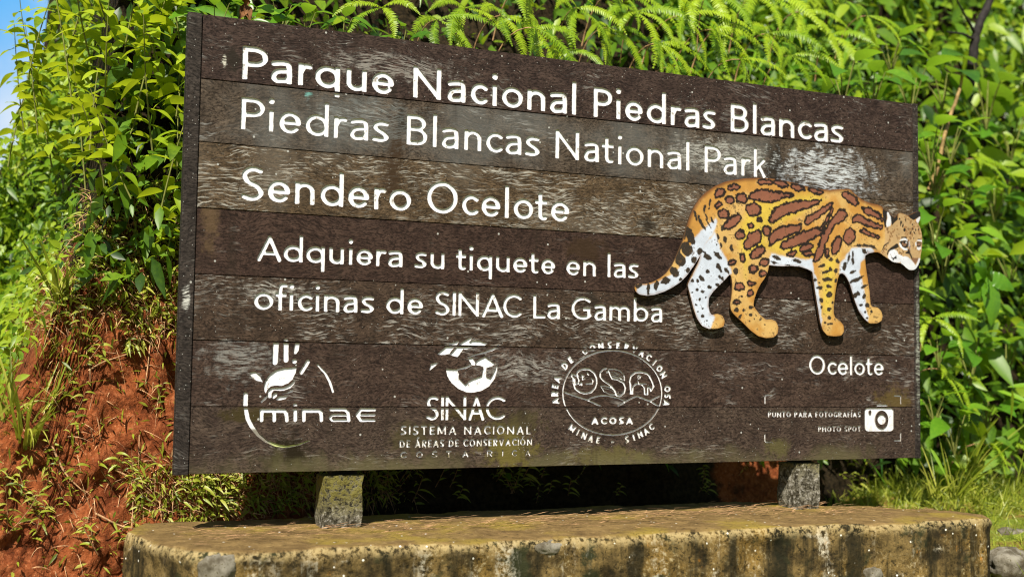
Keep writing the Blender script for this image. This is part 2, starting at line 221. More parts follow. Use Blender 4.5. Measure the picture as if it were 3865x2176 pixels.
CAT_PAT={'R':[[22728,11028,22679,10978,22552,10939,22380,10921,22211,10929,22090,10961,22047,11008,22096,11058,22222,11097,22392,11116,22562,11108,22685,11076],[23530,10956,23466,10908,23323,10887,23139,10897,22964,10936,22845,10992,22812,11052,22876,11099,23018,11121,23202,11111,23377,11073,23497,11016],[24330,10863,24265,10812,24120,10787,23933,10794,23755,10831,23633,10888,23600,10950,23664,11001,23809,11027,23995,11020,24174,10984,24297,10926],[25209,10772,25144,10732,25002,10720,24821,10739,24651,10783,24536,10842,24507,10899,24571,10939,24712,10952,24892,10933,25064,10888,25180,10830],[21212,10771,21186,10708,21090,10642,20948,10591,20800,10568,20684,10581,20632,10624,20657,10687,20753,10753,20894,10804,21042,10827,21159,10814],[20498,10601,20524,10529,20489,10434,20402,10341,20287,10275,20175,10253,20095,10282,20069,10353,20104,10448,20190,10541,20305,10608,20418,10630],[20958,10210,20931,10138,20857,10081,20757,10056,20656,10068,20583,10114,20556,10183,20582,10255,20656,10312,20756,10338,20857,10326,20931,10279],[20381,10050,20392,9998,20361,9939,20298,9888,20219,9859,20146,9861,20098,9891,20087,9943,20117,10003,20180,10054,20259,10082,20333,10081],[21566,10313,21529,10219,21428,10145,21291,10112,21154,10127,21054,10186,21017,10275,21053,10368,21153,10442,21290,10476,21428,10461,21529,10401],[22193,9922,22146,9797,22017,9700,21843,9656,21669,9678,21541,9759,21494,9877,21541,10002,21668,10099,21842,10143,22017,10122,22146,10042],[20687,9649,20656,9561,20569,9493,20452,9463,20334,9479,20248,9536,20217,9619,20248,9706,20334,9774,20451,9804,20569,9789,20655,9732],[21247,9650,21269,9546,21186,9387,21020,9218,20816,9082,20629,9017,20509,9040,20487,9143,20570,9300,20734,9469,20937,9605,21125,9672],[22223,9502,22209,9468,22172,9441,22120,9429,22069,9435,22031,9457,22018,9489,22031,9523,22069,9550,22120,9562,22172,9556,22209,9534],[21831,9255,21815,9211,21771,9177,21711,9161,21651,9169,21607,9198,21591,9240,21607,9284,21651,9318,21711,9334,21771,9326,21815,9297],[21448,8863,21420,8778,21341,8713,21234,8685,21127,8701,21049,8758,21020,8839,21048,8924,21126,8989,21233,9017,21341,9001,21419,8945],[22654,9110,22629,9017,22560,8945,22466,8916,22372,8935,22303,8998,22278,9088,22303,9181,22372,9252,22466,9282,22560,9263,22629,9200],[22385,8430,22403,8332,22323,8196,22169,8058,21981,7955,21810,7914,21702,7947,21685,8043,21763,8179,21917,8317,22104,8420,22276,8462],[26075,8647,25967,8467,25836,8349,25718,8323,25644,8396,25633,8549,25689,8742,25797,8921,25928,9041,26047,9068,26121,8994,26132,8840],[26815,9093,26758,8924,26640,8802,26492,8760,26355,8807,26265,8932,26246,9101,26303,9269,26421,9392,26568,9435,26706,9388,26796,9263],[26999,10436,26885,10398,26688,10429,26462,10521,26268,10649,26157,10779,26159,10876,26272,10915,26468,10885,26693,10793,26889,10665,27001,10534],[24699,8635,24684,8562,24587,8476,24434,8400,24267,8353,24129,8349,24059,8389,24074,8461,24170,8547,24322,8624,24489,8670,24627,8675],[24678,8311,24651,8261,24567,8217,24449,8190,24330,8188,24239,8211,24203,8253,24230,8303,24313,8348,24430,8374,24550,8377,24641,8354],[23928,8348,23920,8293,23851,8226,23739,8163,23615,8123,23511,8115,23457,8142,23465,8196,23534,8264,23645,8326,23769,8367,23873,8375],[21450,7956,21433,7870,21387,7805,21325,7779,21262,7799,21217,7859,21200,7944,21216,8030,21262,8095,21324,8121,21387,8101,21433,8041],[25508,8349,25477,8262,25431,8201,25382,8181,25343,8209,25325,8277,25332,8366,25363,8453,25409,8514,25458,8534,25497,8506,25515,8439],[22538,7890,22539,7820,22488,7751,22399,7701,22295,7683,22204,7703,22152,7754,22151,7824,22202,7893,22291,7943,22395,7961,22485,7942],[22049,7530,22022,7451,21947,7390,21845,7365,21743,7381,21669,7435,21641,7512,21668,7591,21743,7652,21845,7677,21947,7661,22022,7607],[22484,7398,22460,7348,22393,7310,22303,7293,22212,7302,22146,7335,22121,7382,22146,7431,22212,7469,22303,7486,22393,7477,22460,7445],[21041,7824,21042,7775,21000,7720,20925,7674,20839,7649,20764,7652,20720,7682,20719,7731,20761,7786,20835,7833,20921,7858,20997,7855],[21416,6839,21385,6768,21303,6713,21190,6690,21078,6704,20995,6752,20965,6821,20995,6892,21077,6947,21190,6970,21302,6956,21385,6908],[21911,6979,21889,6941,21827,6910,21744,6897,21660,6904,21599,6929,21576,6966,21599,7004,21660,7035,21743,7048,21827,7041,21889,7016],[21798,6532,21747,6485,21679,6465,21613,6476,21565,6516,21550,6574,21570,6634,21621,6681,21689,6701,21756,6690,21803,6650,21819,6592],[21227,6216,21204,6183,21144,6157,21061,6145,20978,6151,20918,6173,20896,6205,20918,6238,20978,6264,21061,6275,21144,6269,21204,6248],[21620,10418,21950,10644,22314,10721,22801,10679,23417,10646,23758,10634,23727,10549,23355,10487,22924,10303,22679,10235,22314,10262,22011,10267,21710,10322],[21383,8507,21651,8925,22072,9101,22223,8958,22163,8650,21832,8430,21652,8294,21443,8359],[22557,9487,22740,9856,22924,10072,23416,10259,24163,10387,25078,10475,24919,10282,24413,10119,23912,9931,23416,9796,22923,9509,22679,9392],[24318,9517,24381,9754,24791,9935,25172,10168,25717,10440,25555,10141,25171,9907,24790,9623,24474,9448],[22587,8520,22557,8773,22801,9093,23169,9268,23601,9370,24161,9430,24067,9166,23662,8988,23230,8810,22923,8691,22709,8527],[23076,8444,23168,8653,23662,8885,24160,9119,24663,9278,25169,9386,25232,9233,24788,8948,24284,8687,23723,8503,23291,8414],[24722,7986,24786,8274,24976,8595,25104,8965,25296,9289,25682,9782,26005,10118,26328,10165,26424,9934,26196,9709,25809,9528,25551,9147,25358,8771,25229,8400,25038,8079,24848,7940],[25010,9272,25298,9654,25683,10202,25747,10153,25425,9662,25169,9281],[27178,10300,27508,10348,28037,10142,28269,9916,28235,9823,27770,9976,27275,10120],[26651,9816,26783,9983,27110,10003,27570,9793,28233,9620,28199,9511,27568,9543,27043,9697,26716,9677],[27093,9340,27238,9444,27567,9314,28096,9131,27963,9087,27500,9178,27171,9255]],
'D':[[19117,8742,19174,8545,19145,8397,19040,8355,18900,8434,18779,8604,18722,8801,18752,8948,18856,8991,18996,8912],[19002,8289,19060,8115,19015,7966,18884,7899,18718,7941,18580,8073,18522,8247,18567,8396,18697,8463,18863,8422],[18691,7847,18760,7689,18732,7551,18619,7484,18465,7516,18327,7632,18259,7789,18286,7927,18398,7994,18553,7963],[18386,7366,18439,7235,18415,7123,18325,7074,18202,7106,18094,7207,18042,7337,18065,7449,18155,7498,18278,7467],[18069,7005,18066,6921,17988,6835,17862,6779,17739,6775,17664,6824,17666,6907,17744,6993,17869,7049,17993,7054],[17559,6707,17518,6596,17455,6532,17394,6539,17358,6614,17361,6729,17402,6840,17465,6905,17526,6898,17562,6822],[17195,6587,17181,6444,17143,6355,17095,6353,17056,6439,17040,6581,17054,6723,17092,6813,17140,6814,17179,6728],[16846,6766,16845,6713,16790,6650,16702,6602,16615,6587,16562,6610,16563,6663,16618,6726,16706,6774,16793,6789],[18502,8037,18408,7880,18331,7790,18299,7801,18325,7909,18399,8074,18492,8231,18570,8322,18602,8311,18576,8202],[18809,8753,18752,8583,18697,8481,18666,8486,18671,8596,18709,8769,18766,8939,18821,9041,18852,9036,18847,8926],[19865,9967,19842,9849,19811,9777,19782,9778,19768,9851,19773,9969,19795,10086,19827,10159,19856,10158,19870,10085],[19639,9750,19614,9651,19578,9591,19546,9593,19530,9656,19536,9756,19562,9855,19597,9915,19629,9913,19645,9850],[19240,9495,19265,9382,19259,9305,19225,9295,19175,9355,19129,9463,19105,9576,19110,9652,19145,9662,19194,9602],[19436,9311,19497,9147,19516,9039,19486,9028,19418,9118,19339,9275,19278,9438,19259,9546,19289,9558,19356,9468],[19572,9125,19650,8999,19683,8913,19658,8899,19586,8963,19492,9081,19415,9206,19382,9292,19407,9306,19479,9242],[19804,9239,19882,9113,19915,9026,19890,9012,19817,9077,19724,9194,19646,9320,19613,9406,19637,9420,19710,9356],[19709,9445,19730,9360,19729,9303,19709,9297,19675,9344,19642,9425,19622,9510,19622,9566,19643,9573,19676,9526],[19974,9368,20004,9301,20008,9253,19985,9242,19944,9273,19901,9334,19871,9402,19867,9450,19890,9461,19931,9429],[19235,7750,19169,7686,19090,7663,19029,7691,19008,7758,19036,7839,19102,7903,19180,7925,19242,7898,19263,7831],[18938,7339,18896,7283,18838,7257,18785,7271,18757,7320,18766,7385,18807,7442,18865,7468,18919,7454,18946,7405],[18620,7009,18605,6968,18566,6941,18517,6939,18477,6963,18462,7002,18477,7043,18516,7070,18565,7072,18605,7048],[19506,8117,19467,8032,19399,7984,19329,7991,19283,8051,19279,8140,19318,8224,19385,8272,19455,8265,19501,8206],[19921,7827,19849,7785,19735,7790,19624,7840,19556,7915,19559,7988,19631,8030,19744,8025,19856,7976,19923,7900],[20370,7872,20300,7863,20193,7907,20091,7989,20032,8077,20039,8138,20109,8147,20216,8103,20318,8021,20377,7933],[20324,7563,20377,7450,20381,7365,20333,7342,20252,7388,20170,7486,20117,7598,20113,7683,20161,7706,20241,7661],[19834,7357,19817,7298,19771,7260,19714,7257,19667,7291,19649,7348,19667,7407,19713,7445,19770,7448,19817,7414],[19579,6957,19521,6951,19444,6991,19378,7061,19348,7133,19365,7181,19422,7186,19499,7147,19565,7077,19595,7005],[20508,6994,20449,6986,20364,7025,20286,7095,20245,7169,20257,7220,20317,7227,20402,7189,20479,7119,20520,7044],[20674,7453,20715,7386,20718,7330,20682,7307,20621,7326,20559,7379,20518,7446,20515,7502,20550,7525,20611,7506],[19929,6766,19911,6724,19862,6697,19801,6695,19751,6718,19733,6758,19751,6800,19800,6827,19861,6829,19910,6806],[20270,6819,20237,6803,20182,6810,20126,6835,20090,6870,20088,6901,20121,6917,20176,6911,20232,6885,20268,6850],[19313,6629,19302,6605,19273,6590,19238,6588,19209,6601,19198,6624,19209,6648,19237,6663,19273,6664,19302,6651],[19594,6540,19558,6503,19499,6491,19439,6508,19401,6547,19399,6593,19435,6630,19494,6642,19555,6625,19593,6586],[19101,6527,19093,6507,19070,6493,19042,6492,19019,6504,19010,6524,19018,6544,19041,6558,19069,6559,19092,6547],[19734,6390,19735,6360,19707,6327,19661,6302,19614,6296,19584,6311,19583,6340,19611,6374,19657,6398,19704,6405],[19429,6254,19418,6224,19390,6205,19354,6204,19325,6221,19314,6250,19325,6279,19354,6298,19389,6299,19418,6282],[19275,6066,19263,6040,19232,6023,19193,6021,19161,6036,19149,6062,19161,6088,19192,6106,19231,6107,19263,6092],[19574,5904,19564,5877,19535,5860,19499,5859,19470,5874,19459,5900,19470,5926,19499,5943,19534,5945,19563,5929],[19351,5784,19341,5760,19315,5745,19283,5744,19258,5758,19248,5780,19257,5804,19283,5819,19315,5820,19341,5806],[19609,5607,19588,5580,19545,5567,19496,5573,19460,5596,19450,5626,19471,5653,19514,5666,19563,5660,19600,5638],[19761,5461,19751,5437,19725,5422,19693,5422,19667,5435,19657,5458,19667,5481,19693,5496,19725,5497,19751,5484],[19122,6956,19109,6909,19075,6879,19033,6877,18998,6904,18985,6950,18998,6997,19032,7027,19074,7029,19109,7002],[19328,6964,19320,6923,19297,6897,19269,6896,19246,6920,19237,6960,19245,7001,19268,7027,19296,7029,19319,7004],[23161,7959,23098,7935,22968,7947,22821,7989,22713,8046,22685,8096,22748,8120,22877,8109,23025,8066,23133,8009],[23068,7810,23020,7791,22912,7793,22784,7815,22686,7850,22655,7883,22703,7902,22811,7900,22939,7878,23037,7843],[24147,7938,24097,7904,23987,7893,23860,7909,23763,7947,23733,7991,23783,8024,23892,8035,24020,8019,24117,7982],[23709,7761,23674,7744,23587,7735,23480,7738,23396,7751,23365,7770,23399,7787,23487,7796,23593,7794,23678,7780],[20435,9081,20424,9016,20395,8974,20359,8972,20329,9011,20318,9075,20329,9140,20358,9182,20395,9184,20424,9146],[20593,8655,20601,8585,20581,8534,20539,8522,20491,8553,20457,8617,20448,8687,20469,8738,20511,8750,20558,8719],[20260,8755,20264,8678,20245,8627,20210,8619,20171,8659,20145,8731,20140,8808,20159,8860,20194,8867,20233,8827],[20395,8414,20404,8356,20393,8315,20365,8307,20331,8336,20304,8389,20295,8447,20306,8488,20334,8496,20368,8468],[20186,8418,20178,8376,20158,8350,20132,8349,20112,8373,20104,8414,20112,8455,20132,8481,20157,8483,20178,8458],[20904,8196,20856,8187,20794,8212,20743,8261,20721,8317,20736,8356,20784,8365,20846,8340,20897,8291,20920,8236],[19652,8092,19641,8068,19612,8052,19577,8050,19548,8063,19537,8086,19548,8110,19576,8126,19612,8127,19641,8115],[20879,8379,20868,8338,20838,8311,20802,8309,20772,8333,20761,8373,20772,8415,20801,8442,20838,8444,20868,8420],[25309,7880,25293,7831,25216,7776,25107,7735,25007,7724,24956,7747,24971,7796,25048,7851,25157,7892,25257,7903],[25687,8084,25666,8037,25612,8006,25545,8003,25490,8029,25470,8074,25491,8121,25545,8152,25612,8155,25667,8129],[26021,8090,26032,8022,26004,7968,25948,7949,25885,7972,25840,8028,25829,8096,25857,8150,25913,8169,25976,8147],[25538,7623,25515,7576,25430,7528,25316,7498,25217,7497,25169,7526,25192,7573,25276,7620,25390,7650,25490,7651],[25666,7718,25649,7668,25604,7636,25549,7634,25504,7662,25488,7710,25505,7760,25550,7792,25605,7795,25649,7766],[25929,7652,25910,7596,25862,7560,25802,7557,25754,7589,25736,7643,25755,7699,25803,7735,25863,7738,25911,7706],[25671,7286,25622,7229,25494,7190,25337,7184,25210,7212,25162,7265,25210,7322,25337,7361,25495,7368,25622,7339],[24890,7233,24875,7190,24837,7162,24790,7160,24753,7185,24738,7227,24753,7270,24791,7298,24838,7300,24875,7275],[25098,7133,25086,7105,25054,7087,25015,7086,24983,7101,24971,7128,24984,7156,25015,7174,25054,7176,25086,7160],[25895,7259,25882,7213,25850,7183,25811,7181,25779,7208,25767,7254,25779,7300,25811,7330,25851,7332,25883,7305],[25253,6964,25225,6919,25137,6878,25021,6857,24923,6864,24879,6896,24906,6941,24994,6982,25110,7003,25209,6996],[25651,7015,25624,6971,25553,6942,25467,6939,25397,6962,25370,7004,25397,7048,25467,7077,25554,7080,25624,7057],[25677,6728,25670,6661,25602,6598,25498,6564,25399,6571,25341,6616,25348,6683,25416,6746,25520,6781,25619,6774],[25190,6417,25172,6362,25124,6327,25066,6325,25018,6357,25001,6411,25019,6466,25066,6502,25125,6504,25172,6472],[25202,6128,25187,6085,25149,6058,25102,6057,25064,6082,25050,6124,25065,6167,25103,6194,25150,6196,25188,6170],[25608,6079,25589,6033,25538,6003,25475,6001,25424,6028,25405,6073,25424,6119,25475,6149,25538,6151,25589,6124],[25482,6334,25475,6316,25455,6304,25432,6303,25413,6314,25406,6332,25413,6350,25432,6362,25456,6363,25475,6352],[25756,6343,25745,6319,25716,6303,25681,6301,25652,6316,25641,6340,25652,6364,25681,6380,25717,6382,25745,6368],[25340,5864,25329,5842,25301,5828,25265,5827,25237,5840,25226,5861,25237,5882,25266,5896,25301,5897,25330,5885],[25607,5717,25587,5673,25536,5646,25473,5644,25422,5669,25403,5711,25423,5754,25474,5782,25537,5783,25587,5759],[25377,5529,25365,5508,25333,5494,25294,5493,25262,5505,25250,5526,25262,5547,25294,5561,25333,5562,25365,5550],[25689,5496,25674,5477,25636,5465,25588,5464,25550,5474,25536,5492,25550,5511,25589,5523,25636,5524,25674,5514],[25830,5681,25823,5654,25803,5636,25780,5636,25760,5652,25753,5679,25761,5707,25780,5724,25804,5725,25823,5709],[25485,5480,25476,5459,25454,5445,25427,5444,25404,5457,25396,5478,25405,5499,25427,5513,25454,5514,25476,5501],[26538,8197,26498,8038,26452,7940,26416,7943,26405,8044,26422,8205,26462,8364,26508,8461,26544,8459,26555,8358],[26766,8215,26754,8035,26724,7923,26687,7921,26659,8030,26649,8209,26661,8389,26691,8501,26727,8503,26756,8394],[26373,7845,26338,7741,26282,7680,26226,7684,26193,7751,26194,7857,26230,7960,26286,8022,26342,8018,26375,7950],[26935,7743,26908,7695,26804,7624,26662,7557,26536,7519,26474,7525,26500,7572,26604,7643,26746,7710,26873,7748],[27268,7511,27222,7440,27052,7331,26824,7224,26624,7160,26529,7165,26575,7235,26743,7344,26971,7451,27172,7515],[27479,7158,27462,7110,27379,7050,27261,7002,27153,6983,27098,7001,27115,7049,27198,7108,27316,7157,27423,7176],[27085,6824,27084,6753,27005,6669,26879,6607,26754,6588,26678,6621,26678,6692,26757,6775,26882,6838,27008,6857],[27351,6650,27336,6581,27296,6538,27247,6536,27208,6577,27194,6644,27209,6713,27249,6756,27297,6758,27336,6717],[27533,6287,27510,6237,27450,6205,27377,6202,27318,6231,27296,6280,27319,6330,27378,6362,27451,6365,27510,6336],[27231,6314,27209,6273,27154,6247,27085,6245,27030,6268,27009,6307,27030,6348,27086,6374,27154,6377,27210,6354],[27386,6030,27376,6002,27350,5984,27317,5983,27291,5999,27281,6027,27292,6055,27318,6073,27350,6074,27376,6058],[27476,5780,27466,5759,27440,5744,27407,5743,27381,5756,27371,5777,27382,5799,27408,5813,27440,5814,27467,5802],[27696,6050,27685,6028,27659,6014,27626,6013,27600,6026,27590,6047,27600,6069,27627,6083,27659,6084,27686,6072],[27616,5932,27608,5916,27588,5906,27564,5905,27544,5914,27537,5930,27544,5945,27564,5955,27589,5956,27608,5947],[21159,7415,21134,7337,21069,7287,20989,7284,20924,7328,20899,7404,20923,7481,20988,7531,21069,7535,21134,7491],[21180,5890,21157,5830,21098,5792,21025,5790,20966,5824,20944,5882,20966,5942,21025,5980,21098,5982,21157,5948],[21454,5878,21422,5836,21377,5818,21336,5829,21314,5866,21320,5915,21352,5956,21397,5974,21439,5963,21461,5926],[21876,6037,21851,6007,21785,5986,21704,5984,21638,6000,21613,6028,21638,6059,21704,6079,21785,6082,21851,6066],[21799,5723,21783,5687,21741,5664,21689,5663,21647,5683,21632,5718,21647,5754,21689,5777,21741,5779,21783,5758],[22026,5715,22018,5697,21997,5685,21971,5685,21950,5695,21942,5712,21950,5730,21971,5742,21997,5743,22018,5732],[22213,5559,22204,5535,22180,5520,22150,5519,22126,5533,22117,5557,22126,5580,22150,5596,22180,5597,22204,5583],[21930,5586,21924,5569,21906,5557,21883,5556,21866,5567,21859,5584,21865,5602,21883,5614,21906,5614,21924,5604],[21351,6435,21341,6409,21314,6391,21281,6390,21254,6406,21244,6432,21254,6458,21281,6476,21314,6477,21341,6462],[21291,5618,21246,5571,21199,5551,21167,5565,21163,5609,21188,5665,21233,5713,21280,5733,21312,5718,21316,5675],[21697,5505,21689,5487,21669,5475,21643,5475,21622,5485,21614,5502,21622,5520,21643,5532,21668,5532,21689,5522],[22412,5373,22405,5358,22387,5349,22364,5348,22346,5357,22339,5371,22346,5386,22364,5396,22387,5397,22405,5388],[26612,8681,27037,8809,27828,8808,27946,8618,27694,8658,27562,8699,27036,8682],[27167,8630,27364,8614,27396,8457,27297,8373,27199,8500]],
'W':[[16704,6688,17006,6700,17448,6800,17837,7001,18341,7315,18622,7671,18905,8177,19132,8584,19475,8951,20112,9437,20171,9191,19940,8728,19593,8411,19508,8010,19137,7350,18627,6789,17841,6393,17010,6266,16624,6372],[19593,8362,20056,8934,20202,8643,20350,8252,20704,7670,20852,7327,20296,6755,19890,6344,19892,5800,20067,5608,19895,5060,19377,5146,19145,5728,18798,6795,19308,7605],[22575,8011,22679,8219,23106,8139,23537,8109,24158,8036,24659,8061,24752,7548,24407,7533,23537,7648,22575,7604],[26645,8630,27036,8676,27628,8681,27793,8583,27693,8445,27329,8242,27098,8073,27030,7648,27223,7129,27351,6608,27380,6135,27510,5823,27475,5507,27083,5706,26697,6480,26378,7358,25992,7498,26059,7919,26318,8245],[24677,7596,24846,7397,24971,6937,25063,6320,25156,5600,25091,5238,24780,6517,24594,7438]],
'Y':[[21710,10195,22924,10380,24793,10769,25429,10552,24476,9967,23230,9425,22618,9184,22496,8464,21713,7918,21475,6901,21116,8392,21114,9147],[25165,8085,26061,8390,25798,7073,25665,5822,25156,5755,25066,7044],[22435,8665,23538,8930,24786,8481,24471,8103,22923,8181,22557,8264]],
'FW':[[28609,8602,28812,8692,28985,8621,29071,8487,29244,8438,29331,8385,29242,8174,29009,8128,28778,8140,28606,8235,28507,8345],[29302,8384,29419,8412,29564,8396,29739,8289,29884,8158,29971,8046,30090,8214,30151,8379,30239,8360,30178,8148,29999,7909,29851,7856,29617,7850,29414,7974,29198,8102,29243,8266],[29104,8949,29191,9000,29248,8841,29393,8768,29568,8743,29538,8672,29334,8685,29160,8791],[29134,9043,29222,9140,29426,9174,29571,9136,29556,9066,29367,9090],[29600,9068,29673,9060,29686,8888,29698,8657,29655,8724,29592,8883],[30040,9104,30159,9157,30321,9154,30321,9072,30158,9098],[30052,8838,30155,8820,30274,8849,30288,8780,30154,8704,30066,8745],[28479,10224,28565,10206,28679,10029,28706,9801,28676,9661,28474,9580,28432,9738,28506,9972],[30020,9997,30199,10124,30258,10105,30212,9962,30122,9852,30049,9905],[29966,8995,30025,9068,30038,8906,29994,8858]],
'FD':[[28279,10348,28393,10275,28508,10248,28479,10178,28477,9971,28432,9738,28445,9578,28359,9573,28290,9890,28249,10186],[28565,10218,28766,10058,28881,9996,29027,10155,29054,9937,28850,9787,28734,9664,28706,9801,28679,10029],[29610,10134,29743,10188,29876,10255,30053,10324,30260,10352,30276,10176,30169,10111,30020,10020,29902,9966,29726,10025],[29133,8997,29250,9061,29454,9083,29570,9043,29599,8929,29568,8789,29422,8758,29277,8808,29205,8908],[30040,9034,30158,9064,30305,9048,30304,8920,30185,8844,30067,8850],[29568,8743,29655,8701,29698,8588,29784,8430,29855,8249,29739,8359,29653,8516,29478,8531,29420,8551,29567,8650],[28842,8843,28958,8918,29045,8923,29102,8788,28986,8736,28841,8682,28667,8627,28552,8553,28493,8390,28465,8480,28523,8620,28668,8742],[29251,9234,29426,9243,29543,9204,29513,9156,29368,9194,29193,9161],[30100,9188,30307,9188,30322,9165,30129,9155],[28665,8352,28809,8314,28954,8424,28982,8299,28837,8269,28779,8186,28751,8288],[28208,8604,28295,8814,28497,8939,28613,8991,28671,9109,28584,8944,28381,8819,28266,8653,28150,8510],[29227,9786,29218,9696,29197,9657,29177,9693,29169,9783,29179,9873,29200,9912,29220,9876],[29348,9696,29323,9632,29293,9607,29275,9636,29280,9702,29305,9766,29335,9791,29353,9762],[29464,9523,29445,9465,29399,9438,29354,9459,29336,9515,29355,9574,29401,9600,29446,9579],[29485,9944,29492,9879,29482,9849,29460,9872,29439,9935,29432,10000,29443,10029,29465,10006],[29752,9412,29707,9354,29670,9335,29662,9368,29689,9432,29734,9490,29771,9509,29779,9476],[29868,9599,29871,9562,29856,9543,29831,9551,29811,9583,29808,9620,29823,9639,29848,9631],[30030,9560,30031,9513,30015,9491,29990,9505,29972,9548,29971,9595,29987,9617,30012,9603],[30178,9588,30169,9554,30148,9539,30127,9552,30119,9584,30128,9618,30149,9632,30170,9620],[29952,9447,29980,9395,29977,9366,29944,9377,29901,9421,29872,9472,29875,9501,29908,9491],[29614,9578,29606,9537,29590,9519,29573,9535,29567,9575,29574,9616,29591,9634,29607,9618],[29188,9969,29174,9935,29141,9920,29109,9931,29095,9963,29109,9996,29142,10012,29175,10000],[29286,9836,29277,9786,29256,9765,29236,9784,29228,9832,29237,9882,29258,9904,29278,9884],[29199,8551,29187,8531,29158,8521,29129,8528,29117,8547,29129,8567,29158,8577,29187,8570],[29374,8606,29362,8591,29333,8583,29304,8588,29292,8602,29304,8617,29333,8625,29362,8620],[29049,8658,29039,8642,29014,8634,28989,8639,28979,8655,28990,8672,29014,8680,29039,8674],[28472,8652,28462,8632,28437,8623,28413,8629,28403,8648,28413,8668,28438,8677,28462,8671],[29918,9201,29911,9168,29894,9154,29877,9166,29871,9199,29878,9232,29895,9246,29911,9234],[29894,8899,29889,8866,29876,8851,29864,8864,29859,8897,29864,8930,29877,8944,29889,8931],[29014,9266,29007,9250,28990,9242,28974,9248,28967,9264,28974,9280,28991,9288,29007,9282],[29130,9319,29123,9306,29107,9299,29090,9304,29084,9316,29091,9330,29107,9336,29124,9332],[29070,9108,29063,9092,29047,9084,29031,9090,29024,9106,29031,9122,29047,9130,29064,9124],[29871,9779,29862,9745,29841,9730,29820,9743,29812,9775,29821,9808,29842,9823,29863,9811]],
'FB':[[29511,8936,29493,8887,29444,8849,29379,8832,29313,8842,29266,8875,29249,8922,29267,8972,29315,9010,29381,9026,29446,9017,29494,8984],[30069,9012,30276,9023,30260,8918,30097,8898],[29798,8339,29945,8369,30136,8378,30091,8260,29957,8115,29855,8226],[29600,9045,29630,9162,29657,8886,29713,8612,29626,8700]],
'FP':[[29459,8991,29440,8954,29394,8937,29349,8949,29331,8984,29350,9021,29395,9038,29441,9026]],
'FG':[[29523,8995,29505,8968,29470,8966,29453,8991,29471,9018,29506,9020]],
'F':[[28359,9550,28734,9664,28850,9787,29054,9937,29115,10213,29435,10181,29726,10025,30020,9950,30136,9829,30371,9622,30352,7855,29588,7821,29183,8102,28549,8232,28121,8485,28237,8674,28383,9048]]}
